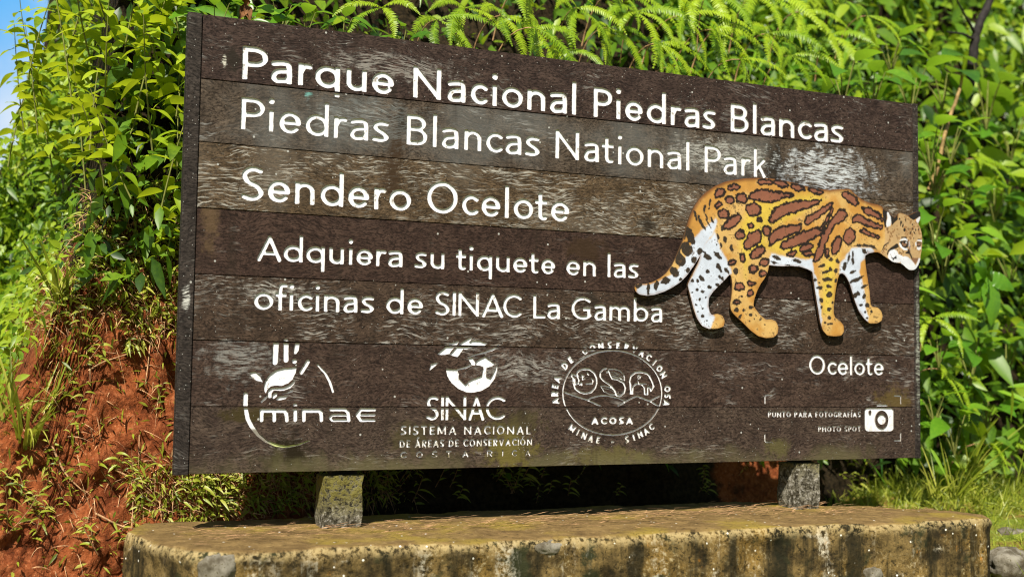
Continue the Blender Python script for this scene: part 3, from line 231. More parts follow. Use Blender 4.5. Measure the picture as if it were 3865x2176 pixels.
LOGO={'minae_poly':[[3791,4281,3952,4284,3926,4036,3849,3908,3759,3907,3756,4033],[2290,3275,2507,3309,2651,3185,2760,2968,2546,3013,2404,3105],[3876,3482,3447,3438,3195,3379,2979,3220,2843,3031,2786,2812,2821,2656,2870,2594,2914,2719,3021,2829,3177,2861,3399,2856,3587,2927,3743,3070,3849,3292],[2919,2532,2930,2688,3053,2782,3243,2783,3464,2800,3683,2912,3845,3071,3826,2944,3687,2786,3467,2690,3277,2689,3119,2689,3059,2595,3062,2454,2968,2444],[3079,2423,3091,2563,3184,2626,3247,2611,3234,2501,3142,2423],[3406,2580,3595,2644,3789,2755,3770,2660,3628,2597],[3205,2407,3313,2501,3598,2518,3537,2423,3380,2376,3238,2376]],
'minae_line':[[3156,4243,101,3141,3629,91],[3487,4328,88,3503,3713,91],[3791,3670,85,3794,3667,85],[4248,3661,73,4025,3287,70],[2737,2319,31,2904,2494,34],[4584,3554,38,4834,3302,45,5004,3016,45,5128,2666,42],[2205,2560,81,2200,2313,81,2206,2204,81],[2221,2096,74,2286,1786,74,2416,1538,71,2626,1272,62,2913,1037,53,3262,892,47,3579,841,38,3959,892,28,4372,1035,19],[2739,2033,68,2747,1728,68],[2739,2033,68,3484,2031,69,3555,1968,69,3581,1724,69],[3153,2001,69,3161,1726,69],[3856,2030,69,3864,1722,69],[3852,2204,76,3855,2204,76],[4144,2030,69,4152,1721,69],[4144,2030,69,4654,2029,70,4730,1965,70,4753,1718,70],[5060,2066,54,5553,2065,58,5661,1979,64,5694,1706,64],[5690,1873,45,5130,1875,45,5044,1789,48,5135,1703,48,5694,1700,48],[6594,2057,55,6118,2058,58,5995,1881,64,6109,1704,55,6602,1695,48],[6022,1881,42,6598,1879,42]],
'sinac_poly':[[8544,3407,8592,3639,8890,3710,8787,3576,8631,3458],[8815,3974,9111,4229,9321,4384,9641,4474,9590,4356,9397,4151,9292,4009,9116,3963],[9300,3982,9538,4237,9785,4460,10143,4636,10091,4500,9896,4294,9685,4006,9598,3897,9472,3918],[9808,4165,9966,4397,10145,4495,10436,4491,10729,4395,10621,4325,10258,4268,9970,4178],[9976,3859,10156,3896,10285,3729,10269,3611,10161,3610],[9160,3480,9552,3468,9873,3556,10124,3660,10143,3593,9910,3489,9695,3453,9606,3419,9662,3319,9647,3169,9811,3020,9902,2920,10026,3055,10241,3157,10530,3244,10579,3565,10414,3613,10269,3628,10303,3746,10411,3832,10627,3937,10849,3805,11035,3672,10925,3603,10707,3532,10694,3229,10859,3162,11002,3401,11108,3690,11130,3470,11043,3164,10827,2892,10538,2722,10213,2654,9925,2669,9636,2785,9382,2983,9218,3215]],
'sinac_line':[[11135,4318,44,10953,4196,44,10625,4072,34,10263,3981,24,9975,3886,17]],
'acosa_line':[[17897,2677,32,17877,2885,32,17821,3089,32,17729,3286,32,17603,3472,32,17445,3643,32,17259,3798,32,17048,3932,32,16815,4043,32,16565,4131,32,16303,4193,31,16033,4229,31,15760,4237,31,15488,4219,31,15223,4174,31,14968,4104,31,14728,4010,31,14507,3894,31,14308,3757,31,14135,3603,31,13990,3433,31,13876,3251,31,13793,3059,31,13744,2861,31,13730,2661,31,13749,2460,31,13803,2263,31,13890,2073,31,14009,1892,31,14157,1724,31,14334,1572,31,14535,1438,31,14758,1324,31,14999,1232,31,15254,1165,31,15519,1122,31,15790,1106,31,16062,1117,31,16330,1154,31,16590,1218,31,16837,1307,31,17067,1419,31,17276,1554,32,17459,1709,32,17614,1881,32,17737,2067,32,17826,2264,32,17880,2468,32,17897,2677,32],[13815,2676,31,14245,2540,31,14730,2402,31,15080,2263,31,15290,2176,31],[14730,2402,28,14903,2479,28,15077,2526,28,15321,2564,28,15568,2556,28,15993,2482,28,16350,2342,28],[16013,2185,31,16314,2326,31,16528,2436,31,16814,2547,31,17068,2468,32,17359,2374,32,17761,2175,32],[17395,2374,32,17795,2549,32],[14304,3402,40,14406,3496,40,14613,3545,40,14822,3525,40,14998,3410,40,15105,3224,40,15124,3038,40,15056,2852,40,14901,2696,40,14658,2633,40,14415,2694,40,14224,2832,40,14153,3031,40,14151,3216,40,14064,3277,40,14098,3339,40],[14167,3324,34,14305,3279,34,14393,3125,34,14343,3002,34,14223,2970,34,14203,3186,34],[14304,3371,34,14340,3279,34],[14412,2971,40,14481,3034,40,14499,2957,40],[14719,3407,34,14772,3330,34],[14495,3312,34,14582,3282,34,14513,3219,34],[14895,3191,34,14983,3130,34,14932,3006,34,14689,2989,34],[14617,3189,34,14531,3157,34],[15522,3571,37,15382,3538,37,15260,3412,37,15262,3257,37,15421,3103,37,15705,2949,37,15884,2762,37,15956,2575,37,16099,2545,38,16276,2670,38,16328,2859,38,16237,3046,38,15986,3170,38,15756,3199,37,15666,3354,37,15611,3478,37,15541,3431,37],[15611,3541,25,15876,3544,25,16090,3484,25,16270,3329,25,16289,3141,25,16200,3171,25,16021,3232,25,15772,3293,25],[15700,3448,16,15949,3404,16,16199,3265,16],[15701,3370,16,15985,3326,16,16182,3202,16],[15921,2591,25,15673,2606,25,15425,2729,25,15283,2915,25,15458,2916,25,15741,2855,25,15884,2747,25],[15354,2853,16,15636,2792,16,15867,2700,16],[16026,2701,22,15991,2654,22],[16562,2656,41,16541,2985,41,16504,3111,41,16557,3300,41,16735,3428,41,16988,3462,41,17242,3401,41,17352,3308,41,17462,3118,41,17537,2929,41,17429,2754,41],[16634,2656,35,16650,2892,35,16757,3003,35,16991,3004,35,17137,2895,35,17157,2626,35,17284,2627,35,17282,2895,35,17391,2864,35,17410,2754,35],[16526,2646,35,16652,2647,35],[16845,3255,32,16880,3350,32,16971,3304,32,16935,3209,32,16881,3208,32],[16846,3145,25,16919,3020,25,17209,3006,25],[17370,3339,29,17352,3244,29]],
'photo_line':[[22598,2281,29,22598,2569,32,22639,2597,29,22934,2610,26],[29044,2592,27,29064,2593,27,29384,2587,27,29381,2283,27],[22581,1070,29,22588,812,29,22639,754,23,22927,751,23],[29362,1055,30,29359,737,30,29028,741,27]],
'cam_poly':[[28810,2111,28883,2099,28945,2066,28986,2017,29001,1959,28995,1279,28980,1221,28938,1173,28875,1140,28802,1130,27684,1140,27612,1152,27552,1184,27511,1233,27497,1290,27502,1963,27516,2020,27557,2068,27619,2101,27691,2112],[28631,2238,28649,2235,28664,2227,28674,2215,28677,2202,28676,2108,28673,2094,28663,2082,28648,2075,28630,2072,28162,2072,28145,2075,28130,2083,28120,2095,28117,2109,28118,2202,28121,2216,28131,2227,28146,2235,28163,2238]],
'cam_hole':[[28718,1613,28709,1530,28683,1451,28641,1380,28586,1321,28521,1277,28448,1250,28372,1242,28296,1252,28224,1280,28160,1325,28106,1384,28066,1455,28042,1533,28034,1616,28043,1699,28069,1778,28110,1848,28164,1907,28229,1951,28302,1979,28378,1988,28454,1978,28526,1950,28591,1906,28645,1846,28685,1775,28710,1696],[27844,1917,27830,1864,27796,1831,27754,1832,27721,1864,27708,1917,27721,1970,27755,2003,27797,2003,27831,1970]],
'cam_dot':[[28596,1619,28585,1554,28553,1496,28503,1449,28442,1420,28373,1410,28305,1421,28244,1451,28196,1498,28165,1557,28155,1622,28166,1687,28198,1745,28247,1791,28309,1821,28377,1831,28445,1821,28506,1790,28555,1744,28586,1685]]}
# ------------------------------------------------------------------ ground and hillside
def smooth_interp(x, xs, ys): return np.interp(x, xs, ys)
def toe(x): return np.interp(x, [-1.6, -.6, -.25, .1, .8, 2.4, 3.2, 4.5, 6, 9, 13], [.16, .2, .3, .42, .82, .95, 1.25, 1.6, 2.0, 2.6, 3.2])
def hill_y(x, z, fine=True):
    x = np.asarray(x, float); z = np.asarray(z, float)
    s = np.where(z < 1.2, .26 * (z + .3), .39 + .5 * (z - 1.2))
    y = toe(x) + s
    xl = np.interp(z, [-.7, -.12, .0, .14, .3, .6, 1.0, 1.6, 3], [-1.6, -1.3, -.78, -.50, -.43, -.33, -.2, -.15, -.05])
    cd = np.clip(xl - x, 0, 9); y = y + 2.6 * (1 - np.exp(-cd * 8)) * (1 - np.exp(-cd * 30)); nf = np.exp(-cd * 14).ravel()
    sh = y.shape; q = p3(x, z)
    y = y.ravel() + .09 * fbm(q, 2.6, 2) + .045 * fbm(q + 5, 9, 2) * nf
    if fine: y = y + (.040 * fbm(q + 9, 24, 3) - .022 * np.clip(fbm(q + 2, 40, 2), 0, 1)) * nf
    return y.reshape(sh)
def ztop(x): return np.interp(x, [-1.6, -.5, -.36, -.18], [1.2, 1.42, 2.1, 5.0])

soil = NT('red_soil')
co = soil.coord('Object')
n1 = soil.noise(co, 5, 6, 0.6).outputs['Fac']; n2 = soil.noise(co, 45, 6, 0.65).outputs['Fac']; n3 = soil.noise(co, 160, 3, 0.6).outputs['Fac']
c = soil.mix(soil.ramp(n1, .35, .65), (.135, .033, .011), (.255, .070, .021))
c = soil.mix(soil.ramp(n2, .45, .75), c, (.34, .12, .048))
c = soil.mix(soil.ramp(n2, .5, .28), c, (.06, .020, .008))
vz = soil.vor(co, 70); c = soil.mix(soil.math('MULTIPLY', soil.ramp(vz.outputs['Distance'], .22, .1), soil.ramp(n1, .45, .6)), c, (.55, .26, .12))
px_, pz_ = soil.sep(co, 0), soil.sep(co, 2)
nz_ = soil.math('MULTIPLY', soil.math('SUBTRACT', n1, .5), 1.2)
shade_mask = soil.math('MAXIMUM', soil.ramp(soil.math('ADD', pz_, nz_), .55, .85), soil.math('MULTIPLY', soil.ramp(soil.math('ADD', px_, nz_), .55, .85), soil.ramp(soil.math('ADD', px_, nz_), 2.95, 2.75)))
shade_mask = soil.math('MAXIMUM', shade_mask, soil.ramp(px_, 3.35, 3.6)); shade_mask = soil.math('MAXIMUM', shade_mask, soil.ramp(px_, -.62, -.8))
c = soil.mix(shade_mask, c, soil.mix(soil.ramp(n2, .4, .6), (.012, .009, .005), (.035, .024, .012)))  # shade between the leaves and under the sign, painted near-black into the soil
soil.bump(soil.math('ADD', soil.math('MULTIPLY', n2, 1.0), soil.math('MULTIPLY', n3, .45)), 0.9, 0.012)
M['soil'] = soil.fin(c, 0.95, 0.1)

xs = np.concatenate([np.arange(-1.6, -.7, .05), np.arange(-.7, .75, .012), np.arange(.75, 13.0, .06)])
vs = np.concatenate([np.arange(0, .45, .0036), np.linspace(.45, 1, 60)])
X, Vv = np.meshgrid(xs, vs)
Zm = -.75 + Vv * (ztop(X) + .75)
Ym = hill_y(X, Zm)
nx, nv = len(xs), len(vs)
idx = np.arange(nx * nv).reshape(nv, nx)
q = np.stack([idx[:-1, :-1].ravel(), idx[:-1, 1:].ravel(), idx[1:, 1:].ravel(), idx[1:, :-1].ravel()], 1)
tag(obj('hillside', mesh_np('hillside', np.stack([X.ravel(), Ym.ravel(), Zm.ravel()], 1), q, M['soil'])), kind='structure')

gs = NT('ground_soil'); co = gs.coord('Object'); n1 = gs.noise(co, 2.5, 6).outputs['Fac']; n2 = gs.noise(co, 40, 5).outputs['Fac']
c = gs.mix(gs.ramp(n1, .4, .6), (.13, .17, .02), (.18, .12, .03)); c = gs.mix(gs.ramp(n2, .5, .7), c, (.22, .26, .04))
gs.bump(n2, .8, .02); M['ground'] = gs.fin(c, .95, .1)
gx = np.concatenate([[-600, -60, -10], np.arange(-4, 9.1, .25), [20, 80, 600]]); gy = np.concatenate([[-600, -60, -10], np.arange(-5, 7.1, .25), [20, 80, 600]])
GX, GY = np.meshgrid(gx, gy)
GZ = -.52 + .05 * fbm(p3(GX, GY), 1.3, 2).reshape(GX.shape) + np.clip((GX - 2.7) * .16, 0, .22) * (GY > -1.2) * (GX < 9.2)
idx = np.arange(GX.size).reshape(GX.shape)
q = np.stack([idx[:-1, :-1].ravel(), idx[:-1, 1:].ravel(), idx[1:, 1:].ravel(), idx[1:, :-1].ravel()], 1)
tag(obj('ground', mesh_np('ground', np.stack([GX.ravel(), GY.ravel(), GZ.ravel()], 1), q, M['ground'])), kind='structure')

# ------------------------------------------------------------------ pedestal
def cdt(pts, edges, otype=0):
    v, e, f, _, _, _ = geometry.delaunay_2d_cdt([Vector((float(a), float(b))) for a, b in pts], [tuple(int(k) for k in e_) for e_ in edges], [], otype, 1e-7)
    return np.array([(p.x, p.y) for p in v]), np.array([t for t in f if len(t) == 3], int)
def resample(P, step, closed=True):
    P = np.asarray(P, float); Q = np.vstack([P, P[:1]]) if closed else P
    out = []
    for a, b in zip(Q[:-1], Q[1:]):
        n = max(1, int(round(np.linalg.norm(b - a) / step)))
        out += [a + (b - a) * k / n for k in range(n)]
    if not closed: out.append(Q[-1])
    return np.array(out)
def smooth_loop(P, it=2):
    for _ in range(it): P = P * .5 + .25 * (np.roll(P, 1, 0) + np.roll(P, -1, 0))
    return P
def inpoly(P, poly):
    x, y = P[:, 0], P[:, 1]; r = np.zeros(len(P), bool); n = len(poly)
    for k in range(n):
        x1, y1 = poly[k]; x2, y2 = poly[(k + 1) % n]
        if y1 == y2: continue
        c_ = (y1 > y) != (y2 > y)
        r ^= c_ & (x < (x2 - x1) * (y - y1) / (y2 - y1) + x1)
    return r
def edge_dist(P, poly, closed=True):
    d = np.full(len(P), 9.0); n = len(poly)
    for k in range(n if closed else n - 1):
        a = poly[k]; b = poly[(k + 1) % n]; ab = b - a; L2 = ab @ ab + 1e-12
        t = np.clip(((P - a) @ ab) / L2, 0, 1)
        d = np.minimum(d, np.hypot(*(P - a - t[:, None] * ab).T))
    return d
def poly_sd(P, poly): return np.where(inpoly(P, poly), -1, 1) * edge_dist(P, poly)

stone = NT('mossy_concrete')
co = stone.coord('Object'); geo = stone.add('ShaderNodeNewGeometry')
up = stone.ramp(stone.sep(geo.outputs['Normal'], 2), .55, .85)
nA = stone.noise(co, 3.2, 6, .6).outputs['Fac']; nB = stone.noise(co, 10, 8, .7).outputs['Fac']; nC = stone.noise(co, 55, 6, .7).outputs['Fac']; nD = stone.noise(stone.mapping(co, (1, 1, 1), loc=(3, 4, 5)), 6, 6, .62).outputs['Fac']
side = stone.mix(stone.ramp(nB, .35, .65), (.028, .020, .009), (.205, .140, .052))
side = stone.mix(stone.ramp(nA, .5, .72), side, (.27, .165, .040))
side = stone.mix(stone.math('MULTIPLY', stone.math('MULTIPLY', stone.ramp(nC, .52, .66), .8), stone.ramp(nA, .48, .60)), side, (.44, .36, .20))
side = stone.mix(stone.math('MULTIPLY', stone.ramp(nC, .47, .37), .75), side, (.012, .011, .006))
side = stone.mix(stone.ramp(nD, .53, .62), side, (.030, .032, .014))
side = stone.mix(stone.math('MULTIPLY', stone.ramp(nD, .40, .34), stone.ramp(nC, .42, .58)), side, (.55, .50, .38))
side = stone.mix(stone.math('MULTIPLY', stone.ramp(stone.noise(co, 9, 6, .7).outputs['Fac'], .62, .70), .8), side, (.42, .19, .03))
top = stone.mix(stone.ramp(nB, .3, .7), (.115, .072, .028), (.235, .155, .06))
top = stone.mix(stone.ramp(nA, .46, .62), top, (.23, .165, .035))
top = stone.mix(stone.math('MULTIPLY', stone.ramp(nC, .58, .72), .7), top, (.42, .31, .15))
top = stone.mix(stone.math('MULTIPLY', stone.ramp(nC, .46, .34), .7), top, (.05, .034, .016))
sp = stone.vor(co, 34); spk = stone.math('MULTIPLY', stone.ramp(sp.outputs['Distance'], .16, .10), stone.math('GREATER_THAN', stone.sep(sp.outputs['Color'], 0), .82))
drp = stone.noise(stone.mapping(co, (9, 9, .8)), 1, 5, .65).outputs['Fac']
side = stone.mix(stone.math('MULTIPLY', stone.ramp(drp, .48, .62), .85), side, (.014, .013, .007))
side = stone.mix(stone.math('MULTIPLY', stone.math('MULTIPLY', stone.ramp(drp, .44, .34), stone.ramp(nC, .44, .6)), .7), side, (.46, .43, .34))
rim = stone.math('MULTIPLY', stone.ramp(stone.math('ADD', stone.sep(co, 2), stone.math('MULTIPLY', nB, .05)), .385, .425), stone.ramp(nC, .40, .56)); side = stone.mix(stone.math('MULTIPLY', rim, .8), side, (.42, .32, .15)); c = stone.mix(up, side, top); c = stone.mix(spk, c, (.72, .70, .62))  # rim: sunlit look of the plinth's upper edge put into the side colour
stone.bump(stone.math('ADD', nB, stone.math('MULTIPLY', nC, .6)), 0.8, 0.012)
M['stone'] = stone.fin(c, .95, .12)

FOOT = [(-.13, .14), (-.105, .02), (-.055, -.19), (.0, -.325), (.07, -.375), (.4, -.388), (.76, -.40), (1.5, -.412), (2.2, -.43), (2.76, -.455), (2.93, -.455), (3.01, -.425), (3.045, -.34), (2.96, -.14), (2.62, .1), (2.45, .28), (1.5, .33), (.5, .33), (-.06, .33)]
PZ = -.1915
loop = smooth_loop(resample(FOOT, .012), 2)
nrm = np.roll(loop, -1, 0) - np.roll(loop, 1, 0); nrm = np.stack([nrm[:, 1], -nrm[:, 0]], 1); nrm /= np.linalg.norm(nrm, axis=1)[:, None]
rough_e = .016 * fbm(p3(loop[:, 0], loop[:, 1]), 9, 3)
inner = loop - nrm * (.014 + .012 * np.abs(fbm(p3(loop[:, 0], loop[:, 1], 3.), 12, 2)))[:, None] + nrm * rough_e[:, None]
gxx, gyy = np.meshgrid(np.arange(-.15, 3.08, .018), np.arange(-.48, .36, .018))
gp = np.stack([gxx.ravel(), gyy.ravel()], 1) + rng.normal(0, .003, (gxx.size, 2))
gp = gp[inpoly(gp, inner) & (edge_dist(gp, inner[::3]) > .010)]
n0 = len(inner)
pts, tri = cdt(np.vstack([inner, gp]), [(k, (k + 1) % n0) for k in range(n0)], 1)
zt = PZ + .007 * fbm(p3(pts[:, 0], pts[:, 1]), 7, 3) + .004 * fbm(p3(pts[:, 0], pts[:, 1]), 40, 2)
V = np.column_stack([pts, zt]); F4 = []
prev = np.arange(n0); base = len(V); rows = [V]
for k, zz in enumerate([-.004, -.014, -.028, -.045, -.065, -.09, -.12, -.15, -.19, -.24, -.30, -.36, -.42]):
    off = min(1, (k + 1) / 3) ; z = PZ + zz
    q3 = np.column_stack([loop, np.full(n0, z)])
    disp = .022 * fbm(q3, 7, 3) + .014 * fbm(q3 + 3, 28, 3)
    ring = inner * (1 - off) + (loop + nrm * disp[:, None]) * off
    rows.append(np.column_stack([ring, np.full(n0, z) + .006 * fbm(q3 + 8, 20, 2)]))
    cur = base + np.arange(n0); F4.append(np.stack([prev, cur, np.roll(cur, -1), np.roll(prev, -1)], 1)); prev = cur; base += n0
V = np.vstack(rows)
ped = empty('stone_pedestal', (1.4, 0, -.6)); tag(ped, 'long low mossy concrete plinth carrying the wooden park sign, yellowed and lichen-spotted', 'plinth')
b_ = obj('plinth_block', mesh_np('plinth_block', V - np.array([1.4, 0, -.6]), [tri, np.concatenate(F4)], M['stone']), ped)

def rock_mesh(name, r, seed, mat, sub=20):
    th, ph = np.meshgrid(np.linspace(0, 2 * PI, sub * 2, endpoint=False), np.linspace(.02, PI - .02, sub))
    d = np.stack([np.cos(th) * np.sin(ph), np.sin(th) * np.sin(ph), np.cos(ph)], -1).reshape(-1, 3)
    rr_ = 1 + .5 * fbm(d + seed, 1.2, 2) + .16 * fbm(d + seed, 5, 3)
    V_ = d * np.array(r) * rr_[:, None]
    i_ = np.arange(len(d)).reshape(sub, sub * 2); j_ = np.roll(i_, -1, 1)
    q_ = np.stack([i_[:-1].ravel(), i_[1:].ravel(), j_[1:].ravel(), j_[:-1].ravel()], 1)
    return mesh_np(name, V_, q_, mat)
greyst = NT('grey_stone'); co = greyst.coord('Object'); n1 = greyst.noise(co, 22, 6, .65).outputs['Fac']; n2 = greyst.noise(co, 90, 4).outputs['Fac']
c = greyst.mix(greyst.ramp(n1, .35, .65), (.075, .062, .04), (.24, .22, .175)); c = greyst.mix(greyst.ramp(n2, .58, .66), c, (.09, .075, .04)); greyst.bump(n1, .7, .006)
M['greystone'] = greyst.fin(c, .9, .2)
for k, (dx, dy, y, r, lab) in enumerate([(555, 1432, -.385, (.055, .025, .045), 'grey stone showing through the plinth near its left end'), (1385, 1376, -.41, (.05, .022, .024), 'pale domed stone under the plinth rim'),
        (2200, 1445, -.44, (.045, .02, .03), 'grey stone low in the plinth face'), (2385, 1438, -.44, (.055, .022, .04), 'grey angular stone low in the plinth near its right end'), (1730, 1425, -.41, (.07, .016, .045), None)]):
    P = at(dx, dy, y); P[1] += .012; o = obj('embedded_stone', rock_mesh('embedded_stone', r, k * 3.1, M['greystone'] if lab else M['stone']), ped)
    o.location = P - np.array([1.4, 0, -.6])
    if lab: o['label'] = lab

# ------------------------------------------------------------------ the two concrete posts
def post_mat(nm, lo):
    pm = NT(nm); co = pm.coord('Object')
    nA = pm.noise(co, 16, 6, .65).outputs['Fac']; nB = pm.noise(co, 70, 5, .7).outputs['Fac']
    c = pm.mix(pm.ramp(nA, .35, .6), (.06, .053, .034), (.20, .185, .14)); c = pm.mix(pm.ramp(nB, .52, .64), c, (.38, .36, .31)); c = pm.mix(pm.ramp(nB, .47, .38), c, (.025, .022, .014))
    g = pm.math('MULTIPLY', pm.ramp(pm.math('ADD', pm.sep(co, 2), pm.math('MULTIPLY', nA, .20)), lo, lo + .10), pm.ramp(nB, .40, .52))
    c = pm.mix(g, c, (.17, .15, .042)); pm.bump(pm.math('ADD', nA, nB), 1, .012); return pm.fin(c, .95, .1)
def post(name, prof, y0, y1, label, mat):
    P = resample(prof, .008); cx = P[:, 0].mean()
    ys = np.linspace(y0, y1, 12); V_ = []
    for k, y in enumerate(ys):
        ins = .004 if k in (0, 11) else 0
        ce = P.mean(0); V_.append(np.column_stack([P[:, 0] + np.sign(ce[0] - P[:, 0]) * ins - cx, np.full(len(P), y), P[:, 1] - PZ + .01]))
    n = len(P); V_ = np.vstack(V_); Q_ = []
    for k in range(11):
        a = k * n + np.arange(n); b = a + n; Q_.append(np.stack([a, np.roll(a, -1), np.roll(b, -1), b], 1))
    gx_, gz_ = np.meshgrid(np.arange(P[:, 0].min(), P[:, 0].max(), .008), np.arange(P[:, 1].min(), P[:, 1].max(), .008))
    g_ = np.column_stack([gx_.ravel(), gz_.ravel()]); g_ = g_[inpoly(g_, P) & (edge_dist(g_, P) > .004)]
    cp, ct = cdt(np.vstack([V_[:n, [0, 2]] + np.array([cx, PZ - .01]), g_]), [(k, (k + 1) % n) for k in range(n)], 1)
    cap = np.column_stack([cp[:, 0] - cx, np.full(len(cp), y0), cp[:, 1] - PZ + .01])
    V2 = np.vstack([V_, cap]); V2 = V2 + .010 * np.stack([fbm(V2, 18, 3), fbm(V2 + 4, 18, 3), .3 * fbm(V2 + 8, 18, 3)], 1) + .004 * np.stack([fbm(V2, 90, 2)] * 3, 1)
    o = obj(name, mesh_np(name, V2, [np.concatenate(Q_), ct + len(V_)], mat)); o.location = (cx, 0, PZ - .01)
    return tag(o, label, 'post', 'concrete posts under the sign')
post('concrete_post', [(.490, -.205), (.627, -.205), (.630, -.016), (.492, -.016)], .013, .125, 'squat concrete post capped with yellow moss, under the sign near its left end', post_mat('mossy_post', .12))
post('concrete_post', [(2.412, -.215), (2.531, -.215), (2.533, -.012), (2.414, -.012)], .013, .135, 'grey square concrete post with little moss, under the sign near its right end', post_mat('grey_post', .225))
# ------------------------------------------------------------------ the sign: routed lettering as distance fields on the board face
SW, SH = 3.042, 1.5
class Field:
    def __init__(s, x0, z0, x1, z1, res):
        s.x0, s.z0, s.res = x0, z0, res
        s.nx = int((x1 - x0) / res) + 2; s.nz = int((z1 - z0) / res) + 2
        s.a = np.full((s.nz, s.nx), .05)
    def win(s, x0, z0, x1, z1, pad):
        i0 = max(0, int((x0 - pad - s.x0) / s.res)); i1 = min(s.nx, int((x1 + pad - s.x0) / s.res) + 2)
        k0 = max(0, int((z0 - pad - s.z0) / s.res)); k1 = min(s.nz, int((z1 + pad - s.z0) / s.res) + 2)
        return i0, i1, k0, k1
    def grid(s, w):
        return np.meshgrid(s.x0 + np.arange(w[0], w[1]) * s.res, s.z0 + np.arange(w[2], w[3]) * s.res)
    def put(s, w, d): v = s.a[w[2]:w[3], w[0]:w[1]]; np.minimum(v, d, out=v)
    def bar(s, x0, z0, x1, z1, h):                     # flat-ended straight cut with softened corners
        w = s.win(min(x0, x1), min(z0, z1), max(x0, x1), max(z0, z1), h + .006)
        X, Z = s.grid(w); L = math.hypot(x1 - x0, z1 - z0) or 1e-9; ux, uz = (x1 - x0) / L, (z1 - z0) / L
        dx, dz = X - (x0 + x1) / 2, Z - (z0 + z1) / 2; r = h * .5
        a = np.abs(dx * ux + dz * uz) - L / 2 + r; b = np.abs(dz * ux - dx * uz) - h + r
        s.put(w, np.hypot(np.maximum(a, 0), np.maximum(b, 0)) + np.minimum(np.maximum(a, b), 0) - r)
    def path(s, P, h):                                 # round-ended cut, h one half-width or one per point
        P = [tuple(p) for p in P]; H = [h] * len(P) if np.isscalar(h) else h
        for (x0, z0), (x1, z1), h0, h1 in zip(P[:-1], P[1:], H[:-1], H[1:]):
            w = s.win(min(x0, x1), min(z0, z1), max(x0, x1), max(z0, z1), max(h0, h1) + .006)
            X, Z = s.grid(w); dx, dz = x1 - x0, z1 - z0; L2 = dx * dx + dz * dz + 1e-12
            t = np.clip(((X - x0) * dx + (Z - z0) * dz) / L2, 0, 1)
            s.put(w, np.hypot(X - x0 - t * dx, Z - z0 - t * dz) - (h0 + (h1 - h0) * t))
    def poly(s, P, hole=False):
        P = np.asarray(P, float); w = s.win(P[:, 0].min(), P[:, 1].min(), P[:, 0].max(), P[:, 1].max(), .006)
        X, Z = s.grid(w); d = poly_sd(np.column_stack([X.ravel(), Z.ravel()]), P).reshape(X.shape)
        if hole: v = s.a[w[2]:w[3], w[0]:w[1]]; np.maximum(v, -d, out=v)
        else: s.put(w, d)
    def rag(s, amp, size):
        X, Z = s.grid((0, s.nx, 0, s.nz)); m = np.abs(s.a) < .008
        s.a[m] += 2 * amp * fbm(p3(X[m], Z[m]), 1 / size, 2)
    def at(s, P):
        fx = np.clip((P[:, 0] - s.x0) / s.res, 0, s.nx - 1.001); fz = np.clip((P[:, 1] - s.z0) / s.res, 0, s.nz - 1.001)
        i = fx.astype(int); k = fz.astype(int); fx -= i; fz -= k; a = s.a
        return (a[k, i] * (1 - fx) + a[k, i + 1] * fx) * (1 - fz) + (a[k + 1, i] * (1 - fx) + a[k + 1, i + 1] * fx) * fz

def arc(cx, cz, rx, rz, a0, a1, n=16):
    return [(cx + rx * math.cos(math.radians(a0 + (a1 - a0) * k / n)), cz + rz * math.sin(math.radians(a0 + (a1 - a0) * k / n))) for k in range(n + 1)]
def spl(P, n=7):
    P = [np.array(p, float) for p in P]; Q = [2 * P[0] - P[1]] + P + [2 * P[-1] - P[-2]]; out = []
    for a, b, c, d in zip(Q[:-3], Q[1:-2], Q[2:-1], Q[3:]):
        for k in range(n):
            t = k / n; out.append(.5 * (2 * b + (c - a) * t + (2 * a - 5 * b + 4 * c - d) * t * t + (3 * b - a - 3 * c + d) * t ** 3))
    return [tuple(p) for p in out] + [tuple(P[-1])]

